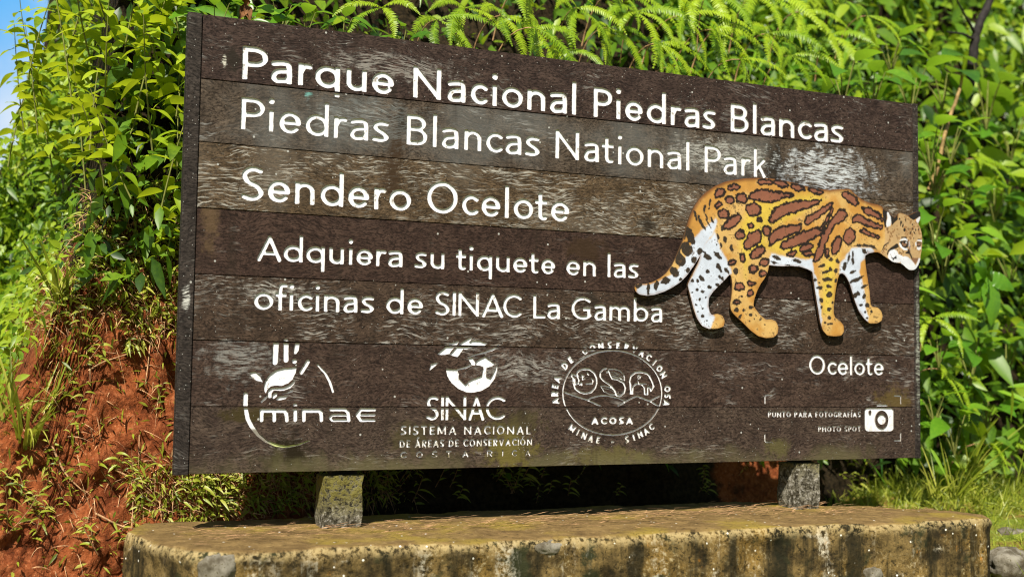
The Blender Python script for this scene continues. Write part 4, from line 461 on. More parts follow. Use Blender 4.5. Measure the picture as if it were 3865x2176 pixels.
def glyph(ch, W, X, C, A, w):
    """strokes of one letter in a box of outer width W; X, C, A = x-height, capital, ascender"""
    h = w / 2; l, r, m = h, W - h, W / 2; xt, ct = X - h, C - h; B = []; P = []
    bar = lambda *a: B.append(a); pa = P.append
    rx = (W - w) / 2
    if ch == 'a':
        pa(spl([(.13 * W, .84 * X), (.30 * W, xt - .01 * X), (.52 * W, xt + .01 * X), (.80 * W, .86 * X), (r, .62 * X)])); bar(r, 0, r, .68 * X)
        pa(spl([(r, .575 * X), (.62 * W, .555 * X), (.28 * W, .49 * X), (l, .27 * X), (.24 * W, .12 * X), (.46 * W, h - .01 * X), (.74 * W, .17 * X), (r, .36 * X)]))
    elif ch == 'e': pa(arc(m, X / 2, rx, X / 2 - h, 2, 318)); bar(l, .50 * X, W - .3 * h, .50 * X)
    elif ch == 'o': pa(arc(m, X / 2, rx, X / 2 - h, 0, 360, 28))
    elif ch == 'c': cx = .57 * W; pa(arc(cx, X / 2, cx - h, X / 2 - h, 47, 313))
    elif ch in 'dqb':
        pa(arc(m, X / 2, rx, X / 2 - h, 0, 360, 28)); s_ = l if ch == 'b' else r
        bar(s_, -(.36 if X > .07 else .5) * X if ch == 'q' else 0, s_, X if ch == 'q' else A)
    elif ch == 'u': bar(l, .36 * X, l, X); pa(arc(m, .40 * X, rx, .40 * X - h, 180, 360)); bar(r, 0, r, X)
    elif ch == 'n': bar(l, 0, l, X); pa(arc(m, .58 * X, rx, .42 * X - h, 180, 0)); bar(r, 0, r, .62 * X)
    elif ch == 'm':
        bar(l, 0, l, X); q = (W - w) / 4
        pa(arc(l + q, .62 * X, q, .38 * X - h, 180, 0)); bar(m, 0, m, .66 * X); pa(arc(m + q, .62 * X, q, .38 * X - h, 180, 0)); bar(r, 0, r, .66 * X)
    elif ch == 'r': bar(l, 0, l, X); pa(spl([(l, .55 * X), (l + .22 * W, .83 * X), (.62 * W, xt), (W - h * .9, xt - .01 * X)]))
    elif ch == 'i': bar(m, 0, m, X); pa([(m, 1.40 * X), (m + 1e-4, 1.40 * X)])
    elif ch == 'l': bar(m, 0, m, A)
    elif ch == 't': cx = .42 * W; bar(cx, .25 * X, cx, 1.32 * X); pa(spl([(cx, .34 * X), (cx + .05 * W, .17 * X), (.66 * W, h), (W - h, h + .02 * X)])); bar(0, xt, W, xt)
    elif ch == 'f': cx = .40 * W; bar(cx, 0, cx, 1.2 * X); pa(spl([(cx, 1.12 * X), (cx + .08 * W, A - .16 * X), (.72 * W, A - h), (W - h, A - h - .01 * X)])); bar(0, xt, .92 * W, xt)
    elif ch == 's': pa(spl([(.86 * W, .86 * X), (.60 * W, xt), (.32 * W, xt - .03 * X), (l + .02 * W, .74 * X), (.30 * W, .58 * X), (.66 * W, .44 * X), (r, .27 * X), (.70 * W, h + .03 * X), (.42 * W, h), (.10 * W, .14 * X)]))
    elif ch == 'k': bar(l, 0, l, A); bar(l, .42 * X, W - h, X); bar(.45 * W, .60 * X, W - h, 0)
    elif ch in 'PRF':
        bar(l, 0, l, C)
        if ch == 'F': bar(l, ct, W - h, ct); bar(l, .5 * C, .85 * W, .5 * C)
        else:
            z2 = .47 * C if ch == 'P' else .50 * C
            pa([(l, ct), (.48 * W, ct)] + arc(.48 * W, (ct + z2) / 2, .52 * W - h, (ct - z2) / 2, 90, -90) + [(l, z2)])
            if ch == 'R': bar(.45 * W, z2, W - h, 0)
    elif ch == 'N': bar(l, 0, l, C); bar(r, 0, r, C); pa([(l, ct), (r, h)])
    elif ch == 'M': bar(l, 0, l, C); bar(r, 0, r, C); pa([(l, ct), (m, .2 * C), (r, ct)])
    elif ch == 'B':
        bar(l, 0, l, C); z2 = .53 * C
        pa([(l, ct), (.46 * W, ct)] + arc(.46 * W, (ct + z2) / 2, .46 * W - h, (ct - z2) / 2, 90, -90) + [(l, z2)])
        pa([(l, z2), (.48 * W, z2)] + arc(.48 * W, (h + z2) / 2, .52 * W - h, (z2 - h) / 2, 90, -90) + [(l, h)])
    elif ch == 'D': bar(l, 0, l, C); pa([(l, ct), (.40 * W, ct)] + arc(.40 * W, C / 2, .60 * W - h, C / 2 - h, 90, -90) + [(l, h)])
    elif ch == 'S': pa(spl([(.84 * W, .88 * C), (.58 * W, ct), (.30 * W, ct - .03 * C), (l + .02 * W, .74 * C), (.28 * W, .57 * C), (.68 * W, .44 * C), (r, .26 * C), (.70 * W, h + .03 * C), (.40 * W, h), (h, .13 * C)]))
    elif ch == 'O': pa(arc(m, C / 2, rx, C / 2 - h, 0, 360, 36))
    elif ch == 'A': pa([(h, h * .6), (m, ct)]); pa([(m, ct), (W - h, h * .6)]); bar(.2 * W, .30 * C, .8 * W, .30 * C)
    elif ch in 'CG':
        cx = .60 * W; pa(arc(cx, C / 2, cx - h, C / 2 - h, 50, 310 if ch == 'C' else 318, 24))
        if ch == 'G': bar(r, .1 * C, r, .50 * C); bar(.60 * W, .46 * C, W, .46 * C)
    elif ch == 'L': bar(l, 0, l, C); bar(l, h, W, h)
    elif ch == 'I': bar(m, 0, m, C)
    elif ch == 'T': bar(m, 0, m, C); bar(0, ct, W, ct)
    elif ch == 'E': bar(l, 0, l, C); bar(l, ct, W, ct); bar(l, C / 2, .9 * W, C / 2); bar(l, h, W, h)
    elif ch == 'V': pa([(h, ct), (m, h)]); pa([(m, h), (W - h, ct)])
    elif ch == 'U': bar(l, .35 * C, l, C); pa(arc(m, .38 * C, rx, .38 * C - h, 180, 360)); bar(r, .35 * C, r, C)
    elif ch == 'H': bar(l, 0, l, C); bar(r, 0, r, C); bar(l, C / 2, r, C / 2)
    elif ch == '-': bar(0, .42 * C, W, .42 * C)
    elif ch == "'": pa([(m - h * .5, 1.12 * C), (m + h, 1.3 * C)])
    return B, P
def put_glyph(f, ch, u0, u1, z0, X, C, A, w, frame=None):
    w *= 1.0 if w < .009 else .985
    B, P = glyph(ch, u1 - u0, X, C, A, w)
    T = frame or (lambda x, z: (u0 + x, z0 + z))
    for b in B: f.bar(*T(b[0], b[1]), *T(b[2], b[3]), w / 2)
    for p in P:
        big = 1.28 if (ch == 'i' and len(p) == 2) else 1.0
        f.path([T(*q) for q in p], w / 2 * big)
WID = dict(A=.86, B=.66, C=.76, D=.80, E=.58, F=.56, G=.82, H=.78, I=.17, L=.54, M=.96, N=.84, O=.90, P=.64, R=.70, S=.62, T=.66, U=.78, V=.82)
def caps(f, text, u0, u1, z0, z1, C, w, gap=.24):
    """capitals set between u0 and u1, base line running from z0 to z1"""
    ws = [WID.get(c, .5) * C if c != ' ' else .32 * C for c in text.replace("'", '')]
    tot = sum(ws); chars = text.replace("'", ''); k = (u1 - u0) / (tot + gap * C * (len(ws) - 1)); u = u0
    acc = {}; n = -1
    for c in text:
        if c == "'": acc[n] = 1
        else: n += 1
    for j, (c, q) in enumerate(zip(chars, ws)):
        z = z0 + (z1 - z0) * (u - u0) / (u1 - u0)
        if c != ' ':
            put_glyph(f, c, u, u + q * k, z, C * .72, C, C, w)
            if j in acc: put_glyph(f, "'", u, u + q * k, z, C * .72, C, C, w)
        u += (q + gap * C) * k
# letters of the big lines: measured left and right edges (mm)
LINES = [
 ('lettering', 1.2972, 1.2972, .0772, .1135, .1243, .0192, [('Parque', '178 264 274 346 365 414 424 512 533 607 624 705'), ('Nacional', '774 880 903 974 992 1059 1076 1095 1113 1198 1214 1288 1306 1377 1396 1415'),
   ('Piedras', '1487 1567 1583.5 1602 1620.5 1699.5 1715 1801 1821.5 1869 1883 1952 1967 2025'), ('Blancas', '2095.5 2181 2200 2219.5 2236.5 2308 2326 2402 2418 2489 2498 2570 2583 2648')]),
 ('lettering', 1.1305, 1.1230, .0745, .1085, .1178, .0168, [('Piedras', '179 258 271 288 305.5 381 395 476.5 493 541 550 617 630.5 690.5'), ('Blancas', '754 832.5 851 867.5 885 950 970 1038 1054.5 1122 1130.5 1195.5 1209 1268'),
   ('National', '1331 1430 1449.5 1513 1524 1575 1593 1609.5 1626 1705 1721 1791.5 1807 1872 1892 1909'), ('Park', '1976 2053 2062.5 2127 2146.5 2192.5 2205.5 2267.5')]),
 ('lettering', .8938, .8938, .0755, .1150, .1185, .0174, [('Sendero', '186.5 261 273.5 350 365 434 452.5 534 548.5 624.5 640.5 685.5 695.5 776.5'), ('Ocelote', '834 950.5 965.5 1030.5 1040 1115 1131 1148.5 1166 1245 1251.5 1301.5 1315 1391.5')]),
 ('lettering', .6978, .6975, .0568, .0845, .0911, .0140, [('Adquiera', '245 327 333 398.5 409 474 487.5 540.5 556 570.5 582.5 642.5 653 690.5 696.5 750'), ('su', '795 838 851 904.5'), ('tiquete', '946.5 986 998.5 1012.5 1026 1086.5 1100 1155.5 1167 1225 1230 1269.5 1279.5 1336.5'),
   ('en', '1381 1439 1450.5 1504.5'), ('las', '1552.5 1566.5 1578.5 1631 1641.5 1686')]),
 ('lettering', .5348, .5352, .0585, .0857, .0905, .0140, [('oficinas', '238 303 308.5 350.5 355.5 370 383.5 436 444.5 459 473 528.5 540.5 591.5 603.5 650'), ('de', '692.5 756.5 768 827.5'), ('SINAC', '871 926.5 936 950 958 1038 1048 1132 1130 1203'),
   ('La', '1248.5 1299 1305 1358'), ('Gamba', '1403 1483 1498 1548.5 1561 1649.5 1664.5 1729.5 1739.5 1790')]),
 ('lettering', .3436, .3436, .0553, .0800, .0807, .0128, [('Ocelote', '2472 2552 2563 2610 2614 2668 2675.5 2689 2698 2754 2757 2793 2799 2851.5')]),
]
fields = []
for nm, za, zb, X, C, A, w, words in LINES:
    for word, s in words:
        allu = [float(q) for q in s.split()]
        f = Field(min(allu) / 1000 - .012, za - .045, max(allu) / 1000 + .012, za + A + .02, .0012)
        us = [float(q) / 1000 for q in s.split()]
        for k, ch in enumerate(word):
            u0, u1 = us[2 * k], us[2 * k + 1]
            put_glyph(f, ch, u0, u1, za + (zb - za) * u0 / SW, X, C, A, w)
        f.rag(.0007, .009); fields.append((nm, f, ('small white word ' if C < .081 else 'white routed word ') + word))
def P2(fl): return [(fl[k] * 1e-4, fl[k + 1] * 1e-4) for k in range(0, len(fl), 2)]
def lines(f, key):
    for L in LOGO[key]: f.path([(L[k] * 1e-4, L[k + 1] * 1e-4) for k in range(0, len(L), 3)], [L[k] * 1e-4 for k in range(2, len(L), 3)])
f = Field(.18, .03, .70, .48, .0011)
for p in LOGO['minae_poly']: f.poly(P2(p))
lines(f, 'minae_line'); f.rag(.0006, .008); fields.append(('hand_emblem', f, 'white hand and leaf emblem over the word minae'))
f = Field(.73, .03, 1.27, .49, .001)
for p in LOGO['sinac_poly']: f.poly(P2(p))
lines(f, 'sinac_line')
for ch, a, b in zip('SINAC', (.8464, .8985, .9165, 1.0030, 1.0690), (.8930, .9135, .9960, 1.0650, 1.1446)): put_glyph(f, ch, a, b, .1690, .06, .0844, .0844, .0125)
caps(f, 'SISTEMA NACIONAL', .7540, 1.2465, .1196, .1170, .0325, .0072)
caps(f, "DE A'REAS DE CONSERVACIO'N", .7510, 1.2520, .0756, .0772, .0270, .0062, .16)
for ch, a, b in zip('COSTARICA', (755, 812, 868, 922, 983, 1076, 1135, 1172, 1224), (779, 837, 891, 943, 1007, 1099, 1139, 1192, 1246)): put_glyph(f, ch, a / 1000, b / 1000, .0400, .016, .0228, .0228, .0052)
f.rag(.0007, .006); fields.append(('globe_emblem', f, 'white bird and globe emblem over the word SINAC'))
f = Field(1.32, .05, 1.85, .48, .001)
lines(f, 'acosa_line')
caps(f, 'ACOSA', 1.4896, 1.6665, .1506, .1506, .0295, .0098, .2)
cx, cz, RX, RZ = 1.5775, .2668, .2085, .1565
def ring(text, a0, a1, k, up, C, w):
    n = len(text)
    for j, ch in enumerate(text):
        if ch == ' ': continue
        a = math.radians(a0 + (a1 - a0) * j / (n - 1)); px, pz = cx + RX * k * math.cos(a), cz + RZ * k * math.sin(a)
        tx, tz = (RX * math.sin(a), -RZ * math.cos(a)); L = math.hypot(tx, tz); tx, tz = tx / L, tz / L
        if not up: tx, tz = -tx, -tz
        W_ = max(.010, WID.get(ch, .5) * C * .98); nx_, nz_ = -tz, tx
        put_glyph(f, ch, 0, W_, 0, C * .72, C, C, w, lambda x, z, px=px, pz=pz, tx=tx, tz=tz, nx_=nx_, nz_=nz_, W_=W_: (px + (x - W_ / 2) * tx + (z - C / 2) * nx_, pz + (x - W_ / 2) * tz + (z - C / 2) * nz_))
ring('AREA DE CONSERVACION OSA', 190, -12, 1.14, True, .0300, .0094)
ring('MINAE - SINAC', 226, 315, 1.14, False, .0280, .0084)
f.rag(.0006, .006); fields.append(('round_emblem', f, 'white round emblem with hills and three animals'))
for L, wh in zip(LOGO['photo_line'], ('upper left', 'upper right', 'lower left', 'lower right')):
    us = [q * 1e-4 for q in L[0::3]]; zs = [q * 1e-4 for q in L[1::3]]; f = Field(min(us) - .012, min(zs) - .012, max(us) + .012, max(zs) + .012, .001)
    f.path(list(zip(us, zs)), [q * 1e-4 for q in L[2::3]]); f.rag(.0006, .006); fields.append(('corner_tick', f, wh + ' white corner tick of the photo frame'))
f = Field(2.26, .155, 2.742, .225, .001)
caps(f, "PUNTO PARA FOTOGRAFI'AS", 2.2730, 2.7295, .1735, .1720, .0240, .0062, .16); f.rag(.0006, .006); fields.append(('lettering', f, 'tiny white words Punto para fotografias'))
f = Field(2.50, .10, 2.742, .150, .001)
caps(f, 'PHOTO SPOT', 2.5150, 2.7300, .1138, .1134, .0240, .0062, .16); f.rag(.0006, .006); fields.append(('lettering', f, 'tiny white words Photo spot'))
f = Field(2.742, .10, 2.92, .235, .001)
for p in LOGO['cam_poly']: f.poly(P2(p))
for p in LOGO['cam_hole']: f.poly(P2(p), True)
for p in LOGO['cam_dot']: f.poly(P2(p))
fields.append(('camera_mark', f, 'white camera mark'))

def contours(a):
    pos = a < 0; code = pos[:-1, :-1] * 1 + pos[:-1, 1:] * 2 + pos[1:, 1:] * 4 + pos[1:, :-1] * 8
    ks, is_ = np.nonzero((code > 0) & (code < 15)); adj = {}
    TB = {1: 'LB', 2: 'BR', 3: 'LR', 4: 'RT', 6: 'BT', 7: 'LT', 8: 'LT', 9: 'BT', 11: 'RT', 12: 'LR', 13: 'BR', 14: 'LB', 5: 'LBRT', 10: 'BRLT'}
    for k, i, c in zip(ks.tolist(), is_.tolist(), code[ks, is_].tolist()):
        e = {'B': (k, i, 0), 'T': (k + 1, i, 0), 'L': (k, i, 1), 'R': (k, i + 1, 1)}; s = TB[c]
        for p in range(0, len(s), 2):
            u, v = e[s[p]], e[s[p + 1]]; adj.setdefault(u, []).append(v); adj.setdefault(v, []).append(u)
    loops = []; seen = set()
    for st in adj:
        if st in seen: continue
        lp = [st]; seen.add(st); cur = st
        while True:
            nx_ = [q for q in adj[cur] if q not in seen]
            if not nx_: break
            cur = nx_[0]; seen.add(cur); lp.append(cur)
        if len(lp) < 6: continue
        pts = []
        for k, i, t in lp:
            A0 = a[k, i]; A1 = a[k, i + 1] if t == 0 else a[k + 1, i]; u = A0 / (A0 - A1 + 1e-15); u = min(.98, max(.02, u))
            pts.append((i + u, k) if t == 0 else (i, k + u))
        loops.append(np.array(pts))
    return loops
def rdp(P, tol):
    n = len(P); keep = np.zeros(n, bool); keep[0] = keep[n // 2] = keep[n - 1] = True; st = [(0, n // 2), (n // 2, n - 1)]
    while st:
        a, b = st.pop()
        if b - a < 2: continue
        d = P[b] - P[a]; L = np.hypot(*d) + 1e-12; q = P[a + 1:b] - P[a]; e = np.abs(q[:, 0] * d[1] - q[:, 1] * d[0]) / L
        k = int(e.argmax())
        if e[k] > tol: k += a + 1; keep[k] = True; st += [(a, k), (k, b)]
    return P[keep]

# ------------------------------------------------------------------ weathered wood
def wood(name, dark, pale, streak, scratch, sw, blobs=(), moss=None, grey=None):
    t = NT(name); co = t.coord('Object')
    wv = t.warp(co, 2.3, .16); wv = t.warp(wv, 11, .035)
    big = t.noise(co, 2.2, 4, .6).outputs['Fac']; mid = t.noise(wv, 16, 6, .65).outputs['Fac']; fine = t.noise(t.mapping(t.warp(wv, 6, .06), (1, 1, 2.6), (0, sw * 1.6, 0)), 75, 6, .72).outputs['Fac']
    c = t.mix(t.ramp(mid, .3, .7), dark, pale)
    c = t.mix(t.math('MULTIPLY', t.ramp(fine, .53, .41), .85), c, tuple(x * .32 for x in dark)); c = t.mix(t.math('MULTIPLY', t.ramp(fine, .56, .68), .6), c, tuple(min(.5, x * 1.75) for x in pale))
    gr = t.noise(t.mapping(wv, (9, 9, 150)), 1, 3, .6).outputs['Fac']
    c = t.mix(t.math('MULTIPLY', t.ramp(gr, .5, .3), .7), c, tuple(x * .35 for x in dark))
    if grey: c = t.mix(t.math('MULTIPLY', t.ramp(big, .48, .66), .5), c, grey)
    s1 = t.noise(t.mapping(wv, (17, 16, 150), (0, sw, 0)), 1, 4, .62).outputs['Fac']
    s2 = t.noise(t.mapping(t.warp(co, 4, .12), (22, 18, 180), (0, -sw * 1.3, 0), (3, 1, 2)), 1, 4, .62).outputs['Fac']
    pm_ = t.noise(t.mapping(co, (1.5, 1, 4), loc=(sw * 9, 0, 3)), 1.7, 4, .6).outputs['Fac']; pm2 = t.noise(t.mapping(co, (1.5, 1, 3), loc=(5, 2, sw * 7)), 2.3, 4, .6).outputs['Fac']
    a = t.math('MULTIPLY', t.ramp(s1, .51, .68), t.ramp(pm_, .60 - .15 * scratch, .67 - .11 * scratch))
    b = t.math('MULTIPLY', t.ramp(s2, .52, .68), t.ramp(pm2, .61 - .15 * scratch, .68 - .11 * scratch))
    c = t.mix(t.math('MULTIPLY', t.math('MAXIMUM', a, b), min(1, .26 + .34 * scratch)), c, streak)
    x, z = t.sep(co, 0), t.sep(co, 2)
    for (bx, bz, rx, rz, colr, amt) in blobs:
        nz = t.math('MULTIPLY', t.math('SUBTRACT', t.noise(co, 24, 5, .7).outputs['Fac'], .5), 3.2)
        d = t.math('SQRT', t.math('ADD', t.math('POWER', t.math('ABSOLUTE', t.math('DIVIDE', t.math('SUBTRACT', x, bx), rx)), 2.0), t.math('POWER', t.math('ABSOLUTE', t.math('DIVIDE', t.math('SUBTRACT', z, bz), rz)), 2.0)))
        k = t.ramp(t.math('ADD', d, nz), 1.15, .35)
        if max(colr) > .15: k = t.math('MULTIPLY', k, t.ramp(t.math('MAXIMUM', s1, s2), .48, .60))
        c = t.mix(t.math('MULTIPLY', k, amt), c, colr)
    if moss:
        c = t.mix(t.math('MULTIPLY', t.ramp(t.math('ADD', z, t.math('MULTIPLY', t.math('SUBTRACT', mid, .5), .16)), .075, .0), t.math('MULTIPLY', t.ramp(big, .40, .55), .6)), c, moss)
    dr = t.noise(t.mapping(co, (14, 1, .9), loc=(sw * 5, 0, 0)), 1, 4, .6).outputs['Fac']; c = t.mix(t.math('MULTIPLY', t.ramp(dr, .56, .70), .45), c, (.022, .015, .010))
    v = t.vor(co, 26); sp_ = t.math('MULTIPLY', t.ramp(v.outputs['Distance'], .12, .07), t.math('GREATER_THAN', t.sep(v.outputs['Color'], 0), .80))
    c = t.mix(sp_, c, (.36, .36, .34))
    v = t.vor(co, 75); sp_ = t.math('MULTIPLY', t.ramp(v.outputs['Distance'], .14, .08), t.math('GREATER_THAN', t.sep(v.outputs['Color'], 1), .90))
    c = t.mix(sp_, c, (.28, .28, .26))
    t.bump(t.math('ADD', t.math('MULTIPLY', fine, .8), t.math('ADD', gr, mid)), .55, .0022)
    return t.fin(c, .75, .12)
DK = (.018, .014, .010); BR = (.035, .020, .010)
WOODS = [
 wood('wood_a', (0.0302, 0.0187, 0.0159), (0.0635, 0.0412, 0.0334), (.42, .41, .38), .25, .12, [(.143, 1.36, .03, .06, DK, .9), (.12, 1.35, .008, .022, (.6, .58, .5), .8), (.70, 1.31, .02, .05, DK, .8), (.69, 1.40, .26, .05, (.38, .36, .33), .5)]),
 wood('wood_b', (0.0443, 0.0317, 0.0229), (0.1004, 0.0752, 0.0557), (.46, .47, .46), .35, .10, [(.715, 1.10, .035, .14, BR, .9), (.735, 1.21, .03, .05, DK, .8), (2.31, 1.18, .055, .10, DK, .95), (2.38, 1.11, .06, .03, DK, .9), (2.56, 1.17, .26, .11, (.50, .53, .56), .9), (.62, 1.20, .25, .10, (.20, .22, .22), .35), (.404, 1.268, .014, .010, (.16, .45, .42), .7), (2.05, 1.20, .25, .07, (.45, .45, .42), .6)], grey=(.125, .127, .122)),
 wood('wood_c', (0.0495, 0.0326, 0.0185), (0.1102, 0.0735, 0.0424), (.58, .56, .50), 1.0, .16, [(.70, 1.02, .045, .10, BR, .9), (1.72, .905, .05, .025, DK, .8), (2.95, .80, .05, .20, DK, .5)], grey=(.13, .11, .088)),
 wood('wood_d', (0.0312, 0.0173, 0.0132), (0.0609, 0.0365, 0.0276), (.40, .38, .35), .02, .2, [(1.46, .80, .10, .05, BR, .8), (.09, .83, .03, .12, (.11, .07, .035), .6)]),
 wood('wood_e', (0.0343, 0.0216, 0.0150), (0.0745, 0.0482, 0.0334), (.54, .52, .48), .72, -.14, [(1.48, .61, .05, .04, DK, .7), (.30, .60, .10, .03, (.55, .54, .5), .6)]),
 wood('wood_f', (0.0343, 0.0206, 0.0159), (0.0726, 0.0465, 0.0350), (.48, .46, .43), .50, .25, [(.20, .37, .12, .08, (.40, .40, .38), .4), (2.90, .24, .10, .06, (.10, .07, .02), .7), (1.20, .35, .2, .06, (.42, .41, .38), .4)]),
 wood('wood_g', (0.0386, 0.0250, 0.0194), (0.0791, 0.0553, 0.0413), (.40, .37, .32), .22, .3, [(.375, .055, .075, .075, (.014, .010, .004), 1.0), (.225, .19, .08, .035, (.04, .030, .008), .8), (1.16, .07, .11, .09, (.125, .105, .022), .75), (1.02, .19, .14, .025, (.05, .036, .010), .85), (.80, .11, .10, .06, (.06, .05, .02), .6), (1.55, .03, .20, .04, (.11, .095, .028), .6), (1.20, .16, .10, .05, (.06, .05, .02), .7), (2.32, .05, .06, .05, (.10, .09, .03), .6)], moss=(.11, .098, .045)),
]
TRIM = wood('wood_trim', (0.0248, 0.0192, 0.0168), (0.0540, 0.0434, 0.0374), (.36, .35, .32), .25, .9, [(.02, .56, .012, .04, (.6, .6, .56), .9), (3.03, .45, .012, .3, (.34, .36, .30), .7)])
SIDE = wood('wood_side', (.06, .058, .035), (.115, .115, .07), (.2, .2, .14), .1, .9)
wp = NT('white_paint'); co = wp.coord('Object'); n1 = wp.noise(co, 70, 5, .65).outputs['Fac']; n2 = wp.noise(co, 9, 4, .6).outputs['Fac']
grime = wp.math('MULTIPLY', wp.ramp(wp.math('ADD', n1, wp.math('MULTIPLY', wp.math('SUBTRACT', n2, .5), .6)), .62, .74), .85)
low = wp.math('MULTIPLY', wp.ramp(wp.math('ADD', wp.sep(co, 2), wp.math('MULTIPLY', n1, .10)), .25, .08), wp.math('MULTIPLY', wp.ramp(n1, .46, .58), .9))
c = wp.mix(grime, (.70, .71, .75), (.20, .16, .11)); c = wp.mix(low, c, (.26, .22, .10))
ua = wp.math('MULTIPLY', wp.ramp(wp.math('ABSOLUTE', wp.math('SUBTRACT', wp.sep(co, 0), .33)), .15, .11), wp.ramp(wp.sep(co, 2), .148, .138))
c = wp.mix(wp.math('MULTIPLY', ua, .85), c, wp.mix(wp.ramp(wp.sep(co, 0), .29, .33), (.14, .12, .08), (.40, .46, .10)))
wp.bump(n1, .3, .001); M['white'] = wp.fin(c, .6, .3)
wr = NT('groove_wall'); M['wall'] = wr.fin((.30, .27, .24), .8, .2)
M['shadowwood'] = plain('old_dark_wood', (.03, .025, .02), .3, 20)

# ------------------------------------------------------------------ build the sign
sign = empty('park_sign', (0, 0, 0))
tag(sign, 'weathered brown plank sign with white routed lettering, standing on two stub posts', 'sign')
SEAM = [(1.5, 1.5), (1.2850, 1.2916), (1.0769, 1.0747), (.8600, .8570), (.6440, .6423), (.4305, .4268), (.2160, .2125), (0, 0)]
XL, XR = .0465, 3.0125
DEPTH = .0048
store = {k: dict(V=[], T=[], Q=[], n=0) for k in range(len(fields))}
def seam_z(k, x): a, b = SEAM[k]; return a + (b - a) * x / SW
for pi in range(7):
    oy = (.0, .0012, .0004, .0016, .0, .0010, .0005)[pi]; g = .0023
    xs_ = np.linspace(XL + .001, XR - .001, 100)
    jit = lambda s: .0008 * fbm(p3(xs_, np.full(100, s)), 14, 2)
    zt_ = np.array([seam_z(pi, x) for x in xs_]) - g + jit(pi * 3.3 + 1) * (pi > 0); zb_ = np.array([seam_z(pi + 1, x) for x in xs_]) + g + jit(pi * 3.3 + 9)
    rect = np.vstack([np.column_stack([xs_, zb_]), np.column_stack([xs_[::-1], zt_[::-1]])]); nr = len(rect)
    zlo, zhi = zb_.min(), zt_.max(); allp = [rect]; edges = [(k, (k + 1) % nr) for k in range(nr)]; n = nr; lps = []; local = []
    for fi, (nm, f, lab) in enumerate(fields):
        k0 = max(0, int((zlo - f.z0) / f.res) - 3); k1 = min(f.nz, int((zhi - f.z0) / f.res) + 4)
        if k1 - k0 < 3: continue
        X_, Z_ = f.grid((0, f.nx, k0, k1)); top_ = np.interp(X_, xs_, zt_) - .0006; bot_ = np.interp(X_, xs_, zb_) + .0006
        a = np.maximum(f.a[k0:k1], np.maximum(Z_ - top_, bot_ - Z_)); a[0] = a[-1] = .01
        g_ = Field.__new__(Field); g_.x0, g_.z0, g_.res, g_.nx, g_.nz, g_.a = f.x0, f.z0 + k0 * f.res, f.res, f.nx, k1 - k0, a
        local.append((fi, g_))
        for lp in contours(a):
            P = np.column_stack([g_.x0 + lp[:, 0] * f.res, g_.z0 + lp[:, 1] * f.res]); P = rdp(P, .00022)
            if len(P) < 4: continue
            lps.append((fi, n, len(P))); allp.append(P); edges += [(n + k, n + (k + 1) % len(P)) for k in range(len(P))]; n += len(P)
    src = np.vstack(allp)
    pts, tri = cdt(src, edges, 0)
    ce = pts[tri].mean(1); best = np.full(len(ce), .05); who = np.full(len(ce), -1)
    for fi, g_ in local:
        ins = (ce[:, 0] > g_.x0) & (ce[:, 0] < g_.x0 + (g_.nx - 1) * g_.res) & (ce[:, 1] > g_.z0) & (ce[:, 1] < g_.z0 + (g_.nz - 1) * g_.res)
        d = np.full(len(ce), .05); d[ins] = g_.at(ce[ins]); m_ = d < best; best[m_] = d[m_]; who[m_] = fi
    out = best >= 0
    bx = np.column_stack([pts[:, 0], np.full(len(pts), oy), pts[:, 1]]); nV = len(bx)
    cenr = np.array([1.53, (zlo + zhi) / 2]); sgn = np.where(np.arange(nr) < 100, -1, 1)
    r1 = np.column_stack([rect[:, 0], np.full(nr, oy + .0022), rect[:, 1] + sgn * .0011]); r2 = r1.copy(); r2[:, 1] = .038
    ii = np.arange(nr); jj = np.roll(ii, -1)
    near = np.array([np.argmin(np.abs(pts - p).sum(1)) for p in rect])
    Q_ = np.vstack([np.stack([near[ii], near[jj], nV + jj, nV + ii], 1), np.stack([nV + ii, nV + jj, nV + nr + jj, nV + nr + ii], 1)])
    me = mesh_np('plank', np.vstack([bx, r1, r2]), [tri[out], Q_], WOODS[pi], smooth=False)
    o = obj('plank', me, sign)
    lab = ['dark purplish top plank', 'greyish plank with a dark mossy blotch', 'tan plank with pale swirling streaks', 'dark plain brown plank', 'brown plank with white scratches', 'brown scratched plank', 'bottom plank greened with moss'][pi]; o['label'] = lab
    for fi, g_ in local:
        s = store[fi]; t_ = tri[(who == fi) & ~out]
        if not len(t_): continue
        u, inv = np.unique(t_, return_inverse=True); s['V'].append(np.column_stack([pts[u, 0], np.full(len(u), oy + DEPTH), pts[u, 1]])); s['T'].append(inv.reshape(-1, 3) + s['n']); s['n'] += len(u)
    for fi, st_, ln in lps:
        s = store[fi]; P = src[st_:st_ + ln]
        s['V'] += [np.column_stack([P[:, 0], np.full(ln, oy), P[:, 1]]), np.column_stack([P[:, 0], np.full(ln, oy + DEPTH), P[:, 1]])]
        a = s['n'] + np.arange(ln); b = np.roll(a, -1); s['Q'].append(np.stack([a, b, b + ln, a + ln], 1)); s['n'] += 2 * ln
for fi, (nm, f, lab) in enumerate(fields):
    s = store[fi]; T_ = np.vstack(s['T']); Q_ = np.vstack(s['Q'])
    o = obj(nm, mesh_np(nm, np.vstack(s['V']), [T_, Q_], [M['white'], M['wall']], smooth=False, fmat=np.r_[np.zeros(len(T_)), np.ones(len(Q_))]), sign)
    o['label'] = lab
